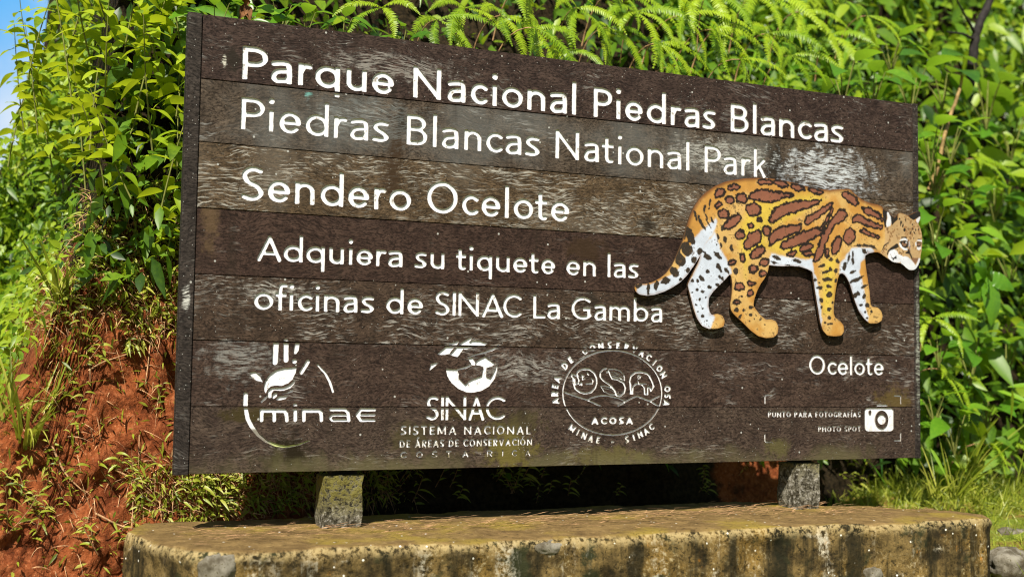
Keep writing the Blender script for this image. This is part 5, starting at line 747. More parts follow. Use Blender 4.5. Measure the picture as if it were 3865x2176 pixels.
def slab(name, x0, x1, y0, y1, z0, z1, mat, bev=.002, parent=sign, nz=40, wob=.0006):
    zs = np.linspace(z0, z1, nz); V_ = []; prof = [(x0 + bev, y0), (x1 - bev, y0), (x1, y0 + bev), (x1, y1), (x0, y1), (x0, y0 + bev)]
    for z in zs:
        for k, (x, y) in enumerate(prof): V_.append((x + wob * vnoise([[x * 50, k * 3.1, z * 14]])[0], y, z))
    n = 6; Q_ = []
    for r_ in range(nz - 1):
        for k in range(n): Q_.append((r_ * n + k, r_ * n + (k + 1) % n, (r_ + 1) * n + (k + 1) % n, (r_ + 1) * n + k))
    N_ = len(V_) - n
    caps_ = [(3, 2, 1, 0), (5, 4, 3, 0), (N_, N_ + 1, N_ + 2, N_ + 3), (N_, N_ + 3, N_ + 4, N_ + 5)]
    o = obj(name, mesh_np(name, np.array(V_), np.array(Q_ + caps_), mat, smooth=False), parent); return o
o = slab('end_board', .0, .0448, -.0006, .039, -.001, 1.501, TRIM); o['label'] = 'narrow end board at the left end'
o = slab('end_board', 3.0140, 3.042, -.0006, .039, -.001, 1.501, TRIM); o['label'] = 'narrow end board at the right end'
slab('back_panel', .002, 3.040, .0395, .058, .002, 1.498, SIDE)
for x0 in (.53, 2.44): slab('bearer', x0, x0 + .09, .060, .105, -.02, 1.42, M['shadowwood'])

# ------------------------------------------------------------------ painted ocelot cut-out
out = np.array(P2(CAT_OUT)); out = resample(out, .004); out = smooth_loop(out, 2)
gx_, gz_ = np.meshgrid(np.arange(out[:, 0].min(), out[:, 0].max(), .0028), np.arange(out[:, 1].min(), out[:, 1].max(), .0028))
gp = np.column_stack([gx_.ravel(), gz_.ravel()]); gp[:, 0] += .0014 * (np.arange(gx_.shape[0]) % 2).repeat(gx_.shape[1])
gp = gp[inpoly(gp, out)]; ed = edge_dist(gp, out[::2]); gp = gp[ed > .0018]
no = len(out); pts, tri = cdt(np.vstack([out, gp]), [(k, (k + 1) % no) for k in range(no)], 1)
q = p3(pts[:, 0], pts[:, 1]); n_a = fbm(q, 9, 3); n_b = fbm(q + 3, 60, 3); n_c = fbm(q + 6, 170, 2); n_d = fbm(q + 12, 85, 2)
def lerp(c, t, d): return c * (1 - t[:, None]) + np.array(d) * t[:, None]
def ss(x, a, b): t = np.clip((x - a) / (b - a), 0, 1); return t * t * (3 - 2 * t)
N_ = len(pts); col = np.tile(np.array([.54, .27, .055]), (N_, 1))
col = lerp(col, ss(n_a + .3 * n_b, -.1, .35), (.57, .36, .12))
def regions(key):
    for p in CAT_PAT[key]:
        P = np.array(P2(p)); bb = (pts[:, 0] > P[:, 0].min() - .03) & (pts[:, 0] < P[:, 0].max() + .03) & (pts[:, 1] > P[:, 1].min() - .03) & (pts[:, 1] < P[:, 1].max() + .03)
        k = np.nonzero(bb)[0]
        if len(k): yield k, poly_sd(pts[k], P)
for k, d in regions('Y'): col[k] = lerp(col[k], ss(d + .02 * n_a[k] + .008 * n_b[k], .022, -.03) * .95, (.62, .45, .06))
edd = edge_dist(pts, out[::2])
z_rel = pts[:, 1]
for k, d in regions('W'): col[k] = lerp(col[k], ss(d + .006 * n_a[k] + .006 * n_b[k], .006, -.006), (.58, .64, .76))
rim_ = ss(edd + .006 * n_b, .010, -.001); col = lerp(col, rim_ * .45, (.25, .10, .03))
paws = (pts[:, 1] < .50)
col[paws] = lerp(col, ss(n_b + n_c, .35, .6) * .5, (.50, .22, .08))[paws]
back = ss(edd, .020, .0) * ss(pts[:, 1] + .10 * n_b, .80, .93)
col = lerp(col, back * .85, (.16, .05, .015))
for k, d in regions('F'):
    col[k] = lerp(col[k], ss(d + .003 * n_b[k], .003, -.003), (.50, .33, .16)); col[k] = lerp(col[k], ss(n_b[k] + n_c[k], .10, .45) * ss(d, .0, -.004) * .75, (.22, .10, .03))
for k, d in regions('R'):
    e = d + .0085 * n_d[k] + .003 * n_c[k] - .0028
    col[k] = lerp(col[k], ss(e, .0030, .0010), (.016, .008, .005)); col[k] = lerp(col[k], ss(e, -.0066, -.0086), (.25, .092, .052))
for k, d in regions('D'):
    e = d + .0065 * n_d[k] + .002 * n_c[k]; col[k] = lerp(col[k], ss(e, .0012, -.0008), (.032, .022, .014))
for key, cc in (('FW', (.70, .72, .78)), ('FD', (.014, .010, .008)), ('FB', (.22, .11, .06)), ('FP', (.010, .008, .008)), ('FG', (.85, .85, .85))):
    for k, d in regions(key): col[k] = lerp(col[k], ss(d, .0012, -.0008), cc)
col = .84 * col * (1 + .22 * n_a + .16 * n_b + .12 * fbm(q * np.array([1, 1, 1]) + 20, 30, 3))[:, None]
fl = ss(n_c + .6 * n_b, .36, .48) * ss(n_a, -.2, .15); col = lerp(col, fl * .7, (.08, .045, .018))
yf = -.0265; yb = -.0165
Vc = np.column_stack([pts[:, 0], np.full(N_, yf), pts[:, 1]])
near = np.arange(no); ring1 = np.column_stack([out[:, 0], np.full(no, yb), out[:, 1]])
Vc = np.vstack([Vc, Vc[:no], ring1]); cc = np.vstack([col, np.tile([.10, .055, .025], (no, 1)), np.tile([.035, .018, .009], (no, 1))])
ii = N_ + np.arange(no); jj = N_ + np.roll(np.arange(no), -1)
cm = NT('painted_panel'); vc = cm.add('ShaderNodeVertexColor', layer_name='paint').outputs['Color']; nn = cm.noise(cm.coord('Object'), 220, 4, .6).outputs['Fac']
cm.bump(nn, .25, .001); M['cat'] = cm.fin(cm.mix(cm.ramp(nn, .58, .75), vc, cm.mix(.55, vc, (.22, .11, .045))), .5, .4)
org = np.array([2.3, 0, .75])
oc = obj('ocelot_cutout', mesh_np('painted_panel', Vc - org, [tri, np.stack([ii, jj, jj + no, ii + no], 1)], M['cat'], col=cc, smooth=False)); oc.location = org
tag(oc, 'painted cut-out of a walking spotted ocelot on the right of the sign', 'cutout')
# ------------------------------------------------------------------ foliage
def nrmz(a): return a / (np.linalg.norm(a, axis=-1, keepdims=True) + 1e-9)
PROF = {
 'ovate': lambda t: np.clip(t, 0, 1) ** .55 * (1 - t) ** .8 * 2.05,
 'oval': lambda t: np.sin(PI * np.clip(t, 0, 1) ** .85) ** .8,
 'lance': lambda t: np.clip(t, 0, 1) ** .6 * (1 - t) ** 1.0 * 2.15,
 'blade': lambda t: (np.minimum(1, t * 6 + .5)) * (1 - t) ** .6,
 'pinna': lambda t: (1 - t ** 1.8) * .9 + .05,
}
def leaves(P, F, N, L, Wd, droop=.3, fold=.25, nseg=4, shape='ovate', wave=0.0):
    """many leaves at once: base P, direction F, face normal N, length L, half-width Wd -> verts, quads, per-vertex index of the leaf"""
    n = len(P); L = np.broadcast_to(L, (n,)); Wd = np.broadcast_to(Wd, (n,)); droop = np.broadcast_to(droop, (n,))
    F = nrmz(F); S = nrmz(np.cross(F, N)); N = nrmz(np.cross(S, F))
    t = np.linspace(0, 1, nseg + 1); pr = np.maximum(PROF[shape](t), .02)
    s = np.array([-1, 0, 1.0])
    ctr = P[:, None] + F[:, None] * (L[:, None] * t)[..., None] - np.array([0, 0, 1.0]) * (droop * L)[:, None, None] * (t ** 2)[None, :, None]
    off = S[:, None, None] * (Wd[:, None, None] * pr[None, :, None] * s)[..., None] + N[:, None, None] * (fold * Wd[:, None, None] * pr[None, :, None] * np.abs(s))[..., None]
    if wave:
        off = off + N[:, None, None] * (wave * Wd[:, None, None] * np.sin(t * 9)[None, :, None] * s)[..., None]
    V = (ctr[:, :, None] + off).reshape(-1, 3); per = (nseg + 1) * 3
    q = []
    for k in range(nseg):
        for j in range(2): q.append([k * 3 + j, k * 3 + j + 1, k * 3 + j + 4, k * 3 + j + 3])
    q = (np.array(q)[None] + (np.arange(n) * per)[:, None, None]).reshape(-1, 4)
    return V, q, np.repeat(np.arange(n), per)
def tubes(paths, r0, r1, ns=5):
    V = []; Q = []; n = 0
    for P in paths:
        P = np.asarray(P, float); T = nrmz(np.gradient(P, axis=0)); A = np.array([.31, .2, .93]); U = nrmz(np.cross(T, A)); W = np.cross(T, U); m = len(P)
        rr_ = np.linspace(r0, r1, m)
        a = np.linspace(0, 2 * PI, ns, endpoint=False)
        V.append((P[:, None] + (U[:, None] * np.cos(a)[None, :, None] + W[:, None] * np.sin(a)[None, :, None]) * rr_[:, None, None]).reshape(-1, 3))
        i = n + np.arange(m * ns).reshape(m, ns); j = np.roll(i, -1, 1)
        Q.append(np.stack([i[:-1].ravel(), j[:-1].ravel(), j[1:].ravel(), i[1:].ravel()], 1)); n += m * ns
    return np.vstack(V), np.vstack(Q)
def rnd(a, b, n=None): return rng.uniform(a, b, n)
def curve(p0, p1, bend, n=8):
    t = np.linspace(0, 1, n)[:, None]; p0, p1, bend = map(np.asarray, (p0, p1, bend))
    return p0 * (1 - t) + p1 * t + bend * (4 * t * (1 - t))

def shrub_kit(nodes=8, h=.40, L=.085, lean=(.0, -.10), shape='ovate', wr=.27, mat='leaf'):
    path = curve((0, 0, 0), (lean[0], lean[1], h), (rnd(-.02, .02), rnd(-.03, .02), .0), 14)
    P = []; F = []; N = []; Ls = []
    for k in range(nodes):
        t = .12 + .88 * k / (nodes - 1); p = np.array([np.interp(t, np.linspace(0, 1, 14), path[:, i]) for i in range(3)]); a0 = (k % 2) * PI / 2 + rnd(-.4, .4)
        for s in (0, PI):
            if rng.random() < .07: continue
            a = a0 + s + rnd(-.25, .25); up = rnd(-.1, .45) + (.5 if k == nodes - 1 else 0)
            d = np.array([math.cos(a), math.sin(a), up]); P.append(p + nrmz(d) * .006); F.append(d); N.append(np.array([rnd(-.3, .3), -.5 + rnd(-.4, .3), 1.0])); Ls.append(L * rnd(.7, 1.15) * (1 - .45 * (k == nodes - 1)) * (1 - .25 * (k == 0)))
    Ls = np.array(Ls)
    V, Q, ix = leaves(np.array(P), np.array(F), np.array(N), Ls, Ls * wr, rnd(.25, .75, len(Ls)), .22, 7, shape, .05)
    tn = rnd(.35, 1.05, len(Ls))[ix]
    sv, sq = tubes([path], .0032, .0015)
    return [('stem', mesh_np('stem', sv, sq, M['stem'])), ('foliage', mesh_np('foliage', V, Q, M[mat], tint=tn))]

def frond_mesh(L, wmax, npin, arch):
    t = np.linspace(0, 1, 16); pth = np.column_stack([arch * L * (t ** 2.0) * .62, -L * (t - .16 * t * t), L * (.30 * t - .42 * t ** 2)])
    ts = np.linspace(.08, .985, npin); c = np.stack([np.interp(ts, t, pth[:, i]) for i in range(3)], 1); T = nrmz(np.stack([np.interp(ts, t, np.gradient(pth[:, i])) for i in range(3)], 1))
    up = nrmz(np.cross(np.cross(T, [0, 0, 1.0]), T)); sd = np.cross(T, up)
    ln = wmax * np.minimum(1, (ts * 3.2 + .35)) * np.clip((1.04 - ts) * 2.6, .08, 1)
    P = np.vstack([c, c]); F = np.vstack([sd + T * .38, -sd + T * .38]) + rng.normal(0, .06, (2 * npin, 3)); N = np.vstack([up, up]) + rng.normal(0, .12, (2 * npin, 3))
    L2 = np.r_[ln, ln] * rnd(.9, 1.08, 2 * npin)
    V, Q, ix = leaves(P, F, N, L2, np.full(2 * npin, L / npin * .40), .18, .15, 3, 'pinna')
    rv, rq = tubes([pth], .0019, .0008, 4)
    tn = np.r_[(rnd(.35, .95) + rnd(-.1, .1, 2 * npin))[ix], np.full(len(rv), .75)]
    return mesh_np('frond', np.vstack([V, rv]), np.vstack([Q, rq + len(V)]), M['fern'], tint=tn)
FRONDS = [frond_mesh(rnd(.20, .30), rnd(.021, .027), int(rnd(24, 31)), rnd(.35, .8)) for _ in range(9)]

def broad_kit(n, L, wr, h, mat='broad', shape='oval', spread=1.0, upness=.5):
    paths = []; P = []; F = []; N = []; Ls = []
    for k in range(n):
        a = 2 * PI * k / n + rnd(-.5, .5); hh = h * rnd(.55, 1.05)
        tip = np.array([math.cos(a) * .3 * h * spread, math.sin(a) * .3 * h * spread, hh]); paths.append(curve((0, 0, 0), tip, (0, 0, .05 * h), 7))
        d = np.array([math.cos(a) * spread, math.sin(a) * spread, rnd(-.1, upness)]); P.append(tip); F.append(d); N.append([rnd(-.25, .25), -.55 + rnd(-.25, .25), 1]); Ls.append(L * rnd(.7, 1.15))
    Ls = np.array(Ls); V, Q, ix = leaves(np.array(P), np.array(F), np.array(N), Ls, Ls * wr, rnd(.15, .6, n), .16, 9, shape, .04)
    sv, sq = tubes(paths, .0035, .0018)
    return [('stem', mesh_np('stem', sv, sq, M['stem'])), ('foliage', mesh_np('foliage', V, Q, M[mat], tint=rnd(.3, .9, n)[ix]))]

def seedling_kit(n, h, L, wr=.11, mat='grass'):
    path = curve((0, 0, 0), (rnd(-.3, .3) * h, -.35 * h, h), (rnd(-.1, .1) * h, -.05 * h, .0), 9); P = []; F = []; N = []; Ls = []
    for k in range(n):
        t = .15 + .85 * k / max(1, n - 1); p = np.array([np.interp(t, np.linspace(0, 1, 9), path[:, i]) for i in range(3)]); a = k * PI + rnd(-.7, .7)
        P.append(p); F.append([math.cos(a), math.sin(a) * .7 - .25, rnd(.1, .9)]); N.append([rnd(-.4, .4), -.6, .9]); Ls.append(L * rnd(.6, 1.15))
    Ls = np.array(Ls); V, Q, ix = leaves(np.array(P), np.array(F), np.array(N), Ls, Ls * wr, rnd(.2, .8, n), .25, 5, 'lance')
    sv, sq = tubes([path], .0016, .0008, 4)
    return [('stem', mesh_np('stem', sv, sq, M['dry'])), ('foliage', mesh_np('foliage', V, Q, M[mat], tint=rnd(.1, 1, n)[ix]))]

def tuft_kit(n, h, mat='grass', wr=.012):
    a = rnd(0, 2 * PI, n); F = np.column_stack([np.cos(a) * rnd(.15, .8, n), np.sin(a) * rnd(.15, .7, n) - .15, np.ones(n)]); P = np.column_stack([rng.normal(0, .012, (n, 2)), np.zeros(n)])
    L = h * rnd(.5, 1.15, n); V, Q, ix = leaves(P, F, np.column_stack([rng.normal(0, .4, n), -np.ones(n), np.full(n, .4)]), L, L * wr + .0012, rnd(.1, .75, n), .2, 7, 'blade')
    return [('blades', mesh_np('blades', V, Q, M[mat], tint=rnd(.05, 1, n)[ix]))]

def plant(name, kit, loc, rz, sc, label, group=None, cat='plant', tilt=0.0):
    r = empty(name, tuple(loc), (tilt, 0, rz), sc); tag(r, label, cat, group)
    for nm, me in kit: obj(nm, me, r)
    return r

# leafy shrubs by the left end of the sign
SHRUB = [shrub_kit(9, .42, .088), shrub_kit(8, .36, .095, (.05, -.14)), shrub_kit(10, .46, .08, (-.04, -.12)), shrub_kit(7, .30, .10, (.02, -.12))]
LEFT = [(398, 560, .34, 1.0, 'leafy shoot drooping against the left end board beside the Sendero line'), (330, 500, .42, .95, 'leafy shoot above the dry grass of the red mound'),
 (446, 455, .40, .8, 'short leafy shoot tucked behind the left end board beside the second text line'), (262, 470, .52, .9, 'leafy shoot over the left shoulder of the red mound'),
 (385, 395, .44, 1.0, 'tall pale leafy shoot left of the sign level with its second line'), (300, 400, .55, 1.0, 'pale leafy shoot in the middle of the shrub bank left of the sign'),
 (225, 385, .65, 1.0, 'leafy shoot with large pointed leaves at mid height of the left shrub bank'), (442, 300, .42, .85, 'leafy shoot touching the left end board beside the first text line'),
 (340, 290, .52, 1.05, 'big-leaved shoot left of the words Parque Nacional'), (265, 265, .62, 1.0, 'shoot with hanging heart-pointed leaves in the upper left shrub bank'),
 (185, 300, .8, 1.0, 'slightly blurred leafy shoot below the blue gap of sky'), (400, 190, .5, 1.0, 'bright leafy shoot beside the top left corner of the sign'),
 (310, 150, .62, 1.05, 'bright leafy shoot near the top edge left of the sign'), (230, 160, .75, 1.05, 'leafy shoot bordering the blue gap of sky'),
 (455, 120, .6, .95, 'leafy shoot rising just over the top left corner of the sign'), (375, 80, .65, 1.0, 'leafy shoot cut by the top of the view left of the sign'),
 (160, 190, .95, 1.0, 'out of focus leafy shoot against the sky'), (270, 60, .8, 1.1, 'leafy shoot cut by the top of the view, nearest the sky'), (215, 480, .8, 1.0, 'darker leafy shoot at the foot of the left shrub bank'), (420, 640, .36, .6, 'small leafy shoot at the end board beside the Adquiera line'),
 (60, 330, 1.5, .9, 'blurred leafy shoot inside the blue gap of sky'), (110, 250, 1.3, .9, 'blurred leafy shoot crossing the upper part of the blue gap of sky'), (20, 420, 1.6, 1.0, 'blurred leafy shoot below the blue gap of sky at the left edge'), (120, 110, 1.3, .9, 'blurred leafy shoot at the top left beside the sky'), (70, 200, 1.1, .9, 'leafy shoot hanging over the middle of the blue gap of sky'), (25, 310, 1.2, .8, 'leafy shoot at the left edge in front of the sky'), (95, 340, 1.1, .9, 'leafy shoot filling the lower right of the blue gap of sky'), (130, 420, 1.2, 1.0, 'blurred leafy shoot right under the blue gap of sky')]
for k, (dx, dy, y, s, lab) in enumerate(LEFT):
    plant('leafy_shrub', SHRUB[k % 4], at(dx, dy, y), rnd(0, 6.3), s * 1.15, lab, 'leafy shrubs by the left end of the sign', 'shrub')

# hanging ferns over the top of the sign
def fern(loc, rz, n, sc, label, hang=.5):
    r = empty('fern', tuple(loc), (0, 0, rz), sc); tag(r, label, 'fern', 'ferns hanging over the top of the sign')
    st = tubes([curve((0, .22, -.16), (0, 0, 0), (0, .02, .06), 8)], .0028, .0022)
    obj('stem', mesh_np('stem', st[0], st[1], M['dry']), r)
    for k in range(n):
        o = obj('frond', FRONDS[int(rng.integers(9))], r); ph = math.radians(205 + (130 * k / (n - 1)) + rnd(-14, 14)) if n > 1 else -PI / 2
        ph += math.radians(25) * (1 if math.cos(ph) > 0 else -1)
        dv = nrmz(np.array([math.cos(ph), -.45 + rnd(-.3, .25), math.sin(ph)])); nv = np.array([rnd(-.35, .2), -.75, .65 + rnd(-.2, .2)])
        xv = nrmz(np.cross(-dv, nv)); nv = np.cross(xv, -dv); R_ = Matrix(np.column_stack([xv, -dv, nv]).tolist())
        o.rotation_euler = R_.to_euler(); s_ = rnd(.85, 1.2); down = 1 if xv[2] < 0 else -1; o.scale = (s_ * down, s_, s_)
    return r
FERNS = [(1345, 70, .55, 6, 1.05, 'large bright fern arching over the word Nacional'), (1262, 40, .75, 5, 1.0, 'bright fern left of the largest fern, above the word Nacional'), (1450, 20, .7, 5, 1.0, 'bright fern right of the largest fern at the top of the view'),
 (1170, 20, .8, 5, .95, 'fern above the end of the word Parque'), (1530, 70, .8, 5, .9, 'fern with thin fronds above the gap before Piedras'), (1600, 30, .8, 5, 1.0, 'fern above the word Piedras at the top of the view'),
 (1655, 110, .62, 5, .9, 'fern spreading low above the word Piedras'), (1720, 40, .75, 6, 1.05, 'tall fern on a red-brown stalk above the word Piedras'), (1790, 75, .7, 5, 1.0, 'fern with one long outer frond above the gap before Blancas'),
 (1850, 60, .85, 5, 1.1, 'fern above the letter B of Blancas'), (1860, 150, .62, 5, .85, 'low fern resting near the top edge above Blancas'), (1930, 85, .8, 5, 1.05, 'fern with hanging fronds above the word Blancas'),
 (1990, 140, .75, 5, .9, 'low fern above the end of the word Blancas'), (2010, 30, 1.0, 5, 1.1, 'fern at the top of the view above the painted cat'), (1690, 170, .6, 4, .7, 'small fern peeping over the top edge above Piedras'),
 (1100, 50, .75, 4, .9, 'fern among broad leaves above the letter q'), (2080, 90, 1.0, 5, 1.0, 'slightly blurred fern above the top right part of the sign'), (1420, 130, .60, 4, .75, 'small fern just over the top edge above the letter l of Nacional'), (960, 20, .7, 4, .8, 'fern beside the dead brown leaf above the word Parque'), (1550, -20, .9, 5, 1.1, 'fern whose fronds hang in from above the view over Piedras'), (1330, -40, .8, 5, 1.1, 'fern whose fronds hang in from above the view over Nacional'), (1900, -10, .9, 5, 1.2, 'fern whose fronds hang in from above the view over Blancas'), (1780, -15, .85, 5, 1.1, 'fern whose fronds hang in from above the view before Blancas')]
FERNS += [(2370, 930, .75, 4, 1.0, 'fern hanging beside the right end of the sign below the cat'), (2345, 800, .7, 4, .9, 'fern beside the right end of the sign level with the cat paws'), (2490, 1120, .9, 4, 1.0, 'fern low at the right above the grass'), (2180, 40, 1.1, 5, 1.0, 'blurred fern at the top of the view over the right corner'), (2450, 400, 1.3, 4, 1.0, 'blurred fern right of the sign below the big pale leaves')]
for dx, dy, y, n, s, lab in FERNS: fern(at(dx, dy, y), rnd(-.5, .5), n, s * 1.12, lab)

# broad leaved plants
BK = [broad_kit(6, .13, .26, .16), broad_kit(5, .16, .24, .2), broad_kit(7, .11, .30, .14), broad_kit(4, .22, .30, .2, spread=1.1)]
BROAD = [(540, 60, .6, 1, .85, 'oval-leaved plant over the top edge above the letter P'), (620, 40, .65, 0, .9, 'oval-leaved plant above the letters ar of Parque'), (705, 30, .6, 2, 1.0, 'oval-leaved plant beside the dead brown leaf'), (760, 75, .6, 1, .8, 'pale leaf rosette touching the top edge above the word Parque'), (860, 60, .6, 0, .8, 'oval-leaved plant above the letters ue of Parque'), (1010, 85, .55, 2, .8, 'oval-leaved plant above the gap after Parque'),
 (2120, 205, .75, 1, 1.0, 'curved broad leaf cluster at the top edge over the painted cat'), (2195, 205, .8, 0, 1.0, 'broad-leaved plant at the top edge near the right corner'), (2290, 215, 1.0, 1, 1.15, 'broad-leaved plant behind the top right corner'), (2370, 200, 1.3, 3, 1.1, 'large pale leaves right of the top right corner'), (2480, 220, 1.5, 3, 1.5, 'blurred hand-shaped leaf cluster at the upper right edge of the view'), (2240, 110, 1.1, 0, 1.1, 'blurred broad-leaved plant above the right corner of the sign'),
 (2340, 360, .8, 1, 1.0, 'broad leaves beside the right end level with the word Blancas'), (2390, 335, 1.0, 0, 1.1, 'pale broad-leaved plant right of the sign on a tan stem'), (2350, 420, .9, 2, 1.0, 'leaf cluster beside the right end above the cat head'), (2420, 470, 1.2, 2, 1.0, 'small-leaved rosette right of the cat head'), (2500, 480, 1.4, 2, 1.1, 'blurred leaf rosette at the right edge level with the cat head'), (2350, 560, .7, 1, .9, 'broad-leaved plant beside the cat head'), (2430, 590, 1.2, 0, 1.0, 'leafy plant right of the cat muzzle'),
 (2370, 640, .8, 1, 1.0, 'long-leaved plant below the cat muzzle'), (2360, 860, .7, 2, .9, 'curled leaf plant beside the right end below the cat paws'), (2440, 900, .9, 1, 1.0, 'leafy plant right of the small word Ocelote'), (2350, 1010, .7, 0, .9, 'leafy plant beside the camera mark at the right end'), (2400, 1080, .7, 1, .9, 'leafy plant at the lower right corner of the sign'), (2480, 1010, 1.0, 2, 1.0, 'blurred leafy plant at the right edge above the grass'), (2530, 870, 1.2, 0, 1.2, 'blurred leafy plant at the right edge level with the small word Ocelote'), (2540, 640, 1.4, 1, 1.2, 'blurred leafy plant at the right edge level with the cat muzzle'), (2540, 330, 1.6, 1, 1.3, 'blurred leafy plant at the right edge below the hand-shaped leaf')]
for dx, dy, y, k, s, lab in BROAD:
    plant('broad_leaf_plant', BK[k], at(dx, dy + 70 * s, y), rnd(-.5, .5), s * (1.28 if dx > 2080 else 1), lab, 'broad-leaved plants around the sign')
# the big glossy leaf with holes
def leaf_sheet(L, Wd, droop, holes, seed):
    t = np.linspace(0, 1, 26); s = np.linspace(-1, 1, 15); T_, S_ = np.meshgrid(t, s, indexing='ij'); pr = np.maximum(PROF['oval'](T_) * (1 - .25 * T_), .01)
    V_ = np.stack([S_ * Wd * pr, -.25 * L * T_, -L * T_ * (1 - .1 * T_) + .18 * Wd * pr * np.abs(S_) + .004 * np.sin(T_ * 40) * np.abs(S_)], -1).reshape(-1, 3)
    V_[:, 1] -= (.10 * L * np.sin(T_ * 3) - .3 * Wd * pr * np.abs(S_) ** 1.3 * .6).ravel()
    i = np.arange(26 * 15).reshape(26, 15); q = np.stack([i[:-1, :-1].ravel(), i[:-1, 1:].ravel(), i[1:, 1:].ravel(), i[1:, :-1].ravel()], 1)
    c = np.column_stack([((S_[:-1, :-1] + S_[1:, 1:]) / 2).ravel(), ((T_[:-1, :-1] + T_[1:, 1:]) / 2).ravel()]); keep = np.ones(len(q), bool)
    for hs, ht, hr in holes: keep &= ((c[:, 0] - hs) ** 2 + ((c[:, 1] - ht) * 3) ** 2) > hr ** 2
    return mesh_np('leaflet', V_, q[keep], M['broad'], tint=np.full(len(V_), .55))
P = at(2482, 735 - 45, .75); r = empty('big_leaf_plant', tuple(P)); tag(r, 'hanging plant with two big glossy leaves pierced by insect holes, right of the sign', 'plant')
for L, Wd, rot, hol in [(.30, .075, (.1, .12, .05), [(-.45, .42, .22), (-.6, .22, .2)]), (.20, .068, (.1, .75, -.2), []), (.24, .05, (-.2, 1.75, .0), []), (.18, .05, (-.1, -1.0, .1), []), (.26, .045, (-.25, 1.5, .3), [])]:
    o = obj('leaflet', leaf_sheet(L, Wd, .3, hol, 1), r); o.rotation_euler = rot
sv, sq = tubes([curve((0, 0, 0), (.10, .45, .25), (0, 0, .06), 10)], .004, .005); obj('stem', mesh_np('stem', sv, sq, M['stem']), r)
# slender stems on the right
def trunk(name, pts, r0, r1, mat, label, twigs=()):
    P = np.array([at(*p) for p in pts]);
    t = np.linspace(0, 1, len(P)); tt = np.linspace(0, 1, 24); P = np.stack([np.interp(tt, t, P[:, i]) for i in range(3)], 1) + .0015 * np.random.default_rng(4).normal(0, 1, (24, 3)) + .012 * np.sin(tt * 9)[:, None] * np.array([1, .5, 0])
    r = empty(name, tuple(P[0])); tag(r, label, 'sapling'); v, q = tubes([P - P[0]], r0, r1, 8); obj('trunk', mesh_np('trunk', v, q, mat), r)
    if twigs: v, q = tubes([np.array([at(*p) for p in tw]) - P[0] for tw in twigs], r1 * .5, r1 * .2); obj('twig', mesh_np('twig', v, q, mat), r)
    return r
trunk('dark_sapling', [(2438, 215, 1.5), (2446, 120, 1.5), (2462, 70, 1.5), (2480, 20, 1.5), (2500, -40, 1.5)], .030, .022, M['bark'], 'dark forked sapling trunk at the upper right', [[(2452, 85, 1.5), (2430, 45, 1.45), (2405, 0, 1.4)], [(2450, 100, 1.5), (2420, 85, 1.45), (2380, 80, 1.4)]])
trunk('tan_sapling', [(2335, 480, .95), (2355, 420, .95), (2380, 330, 1.0), (2405, 245, 1.05), (2420, 190, 1.1)], .013, .008, M['palebark'], 'thin tan sapling stem right of the top right corner')
# dead curled leaf
V, Q, ix = leaves(np.zeros((3, 3)), np.array([[.3, -.3, -1], [-.5, -.2, -.8], [.1, -.6, .6]]), np.array([[0, -1, .2], [.4, -1, 0], [0, -1, .6]]), .055, .016, .4, .9, 6, 'oval', .5)
o = obj('dead_leaf', mesh_np('dead_leaf', V, Q, M['deadleaf'])); o.location = at(617, 12, .5); tag(o, 'curled dead brown leaf hanging above the word Parque', 'leaf')

# pale roots hanging out of the red bank
for k, (pts_, lab) in enumerate([([(222, 932), (255, 912), (290, 900), (335, 885)], 'long pale root lying across the bare red soil'), ([(372, 700), (365, 760), (378, 830), (374, 900), (366, 960)], 'root hanging straight down beside the left end board'),
        ([(240, 1290), (300, 1320), (345, 1330)], 'short root sticking out of the soil left of the plinth'), ([(290, 1180), (340, 1210), (400, 1262), (425, 1290)], 'pale root running down to the corner of the plinth'), ([(130, 1120), (165, 1190), (215, 1240)], 'thin root low on the red soil near the left edge')]):
    P = []
    for dx, dy in pts_:
        for y in np.arange(-.3, 2, .01):
            p = at(dx, dy, y)
            if y > float(hill_y(np.array([p[0]]), np.array([p[2]]), False)[0]) - .02: break
        P.append(p)
    P = np.array(spl([tuple(p) for p in P], 6)); sv, sq = tubes([P - P[0]], .0042, .002)
    o = obj('root', mesh_np('root', sv, sq, M['dry'])); o.location = P[0]; tag(o, lab, 'root')
# grass tufts and seedlings on the red soil
SEED = [seedling_kit(7, .13, .06), seedling_kit(5, .09, .05), seedling_kit(9, .17, .055), seedling_kit(6, .10, .07, .12), seedling_kit(5, .06, .045, .14)]
def on_bank(dx, dy):
    lo, hi = -.3, 3.0
    for y in np.arange(-.3, 3.4, .02):
        p = at(dx, dy, y)
        if y > hill_y(np.array([p[0]]), np.array([p[2]]), False)[0] or p[2] < -.5: return p
    return p
BANK = [((0, 135), (1150, 1400), 'seedling on the red soil at the lower left corner of the view', 11), ((140, 420), (1130, 1420), 'seedling on the red soil left of the plinth', 10), ((120, 430), (820, 1110), 'seedling on the steep bare red soil beside the left end board', 8), ((150, 430), (560, 800), 'seedling on the grassy crown of the red mound', 16), ((440, 790), (1205, 1290), 'seedling behind the plinth under the left part of the sign', 34), ((920, 1900), (1190, 1262), 'seedling in the shade behind the plinth', 30), ((2070, 2330), (1165, 1270), 'seedling behind the plinth under the right end of the sign', 16)]
for (x0, x1), (y0, y1), lab, n in BANK:
    for k in range(n):
        p = on_bank(rnd(x0, x1), rnd(y0, y1)); plant('seedling', SEED[int(rng.integers(5))], p - np.array([0, .012, .01]), rnd(-1, 1), rnd(.6, 1.15) * (.8 if x0 == 150 else 1), lab, lab.replace('seedling', 'seedlings'), 'seedling', rnd(0, .5))
TUFT = [tuft_kit(26, .20), tuft_kit(34, .15), tuft_kit(20, .28), tuft_kit(30, .34, wr=.016)]
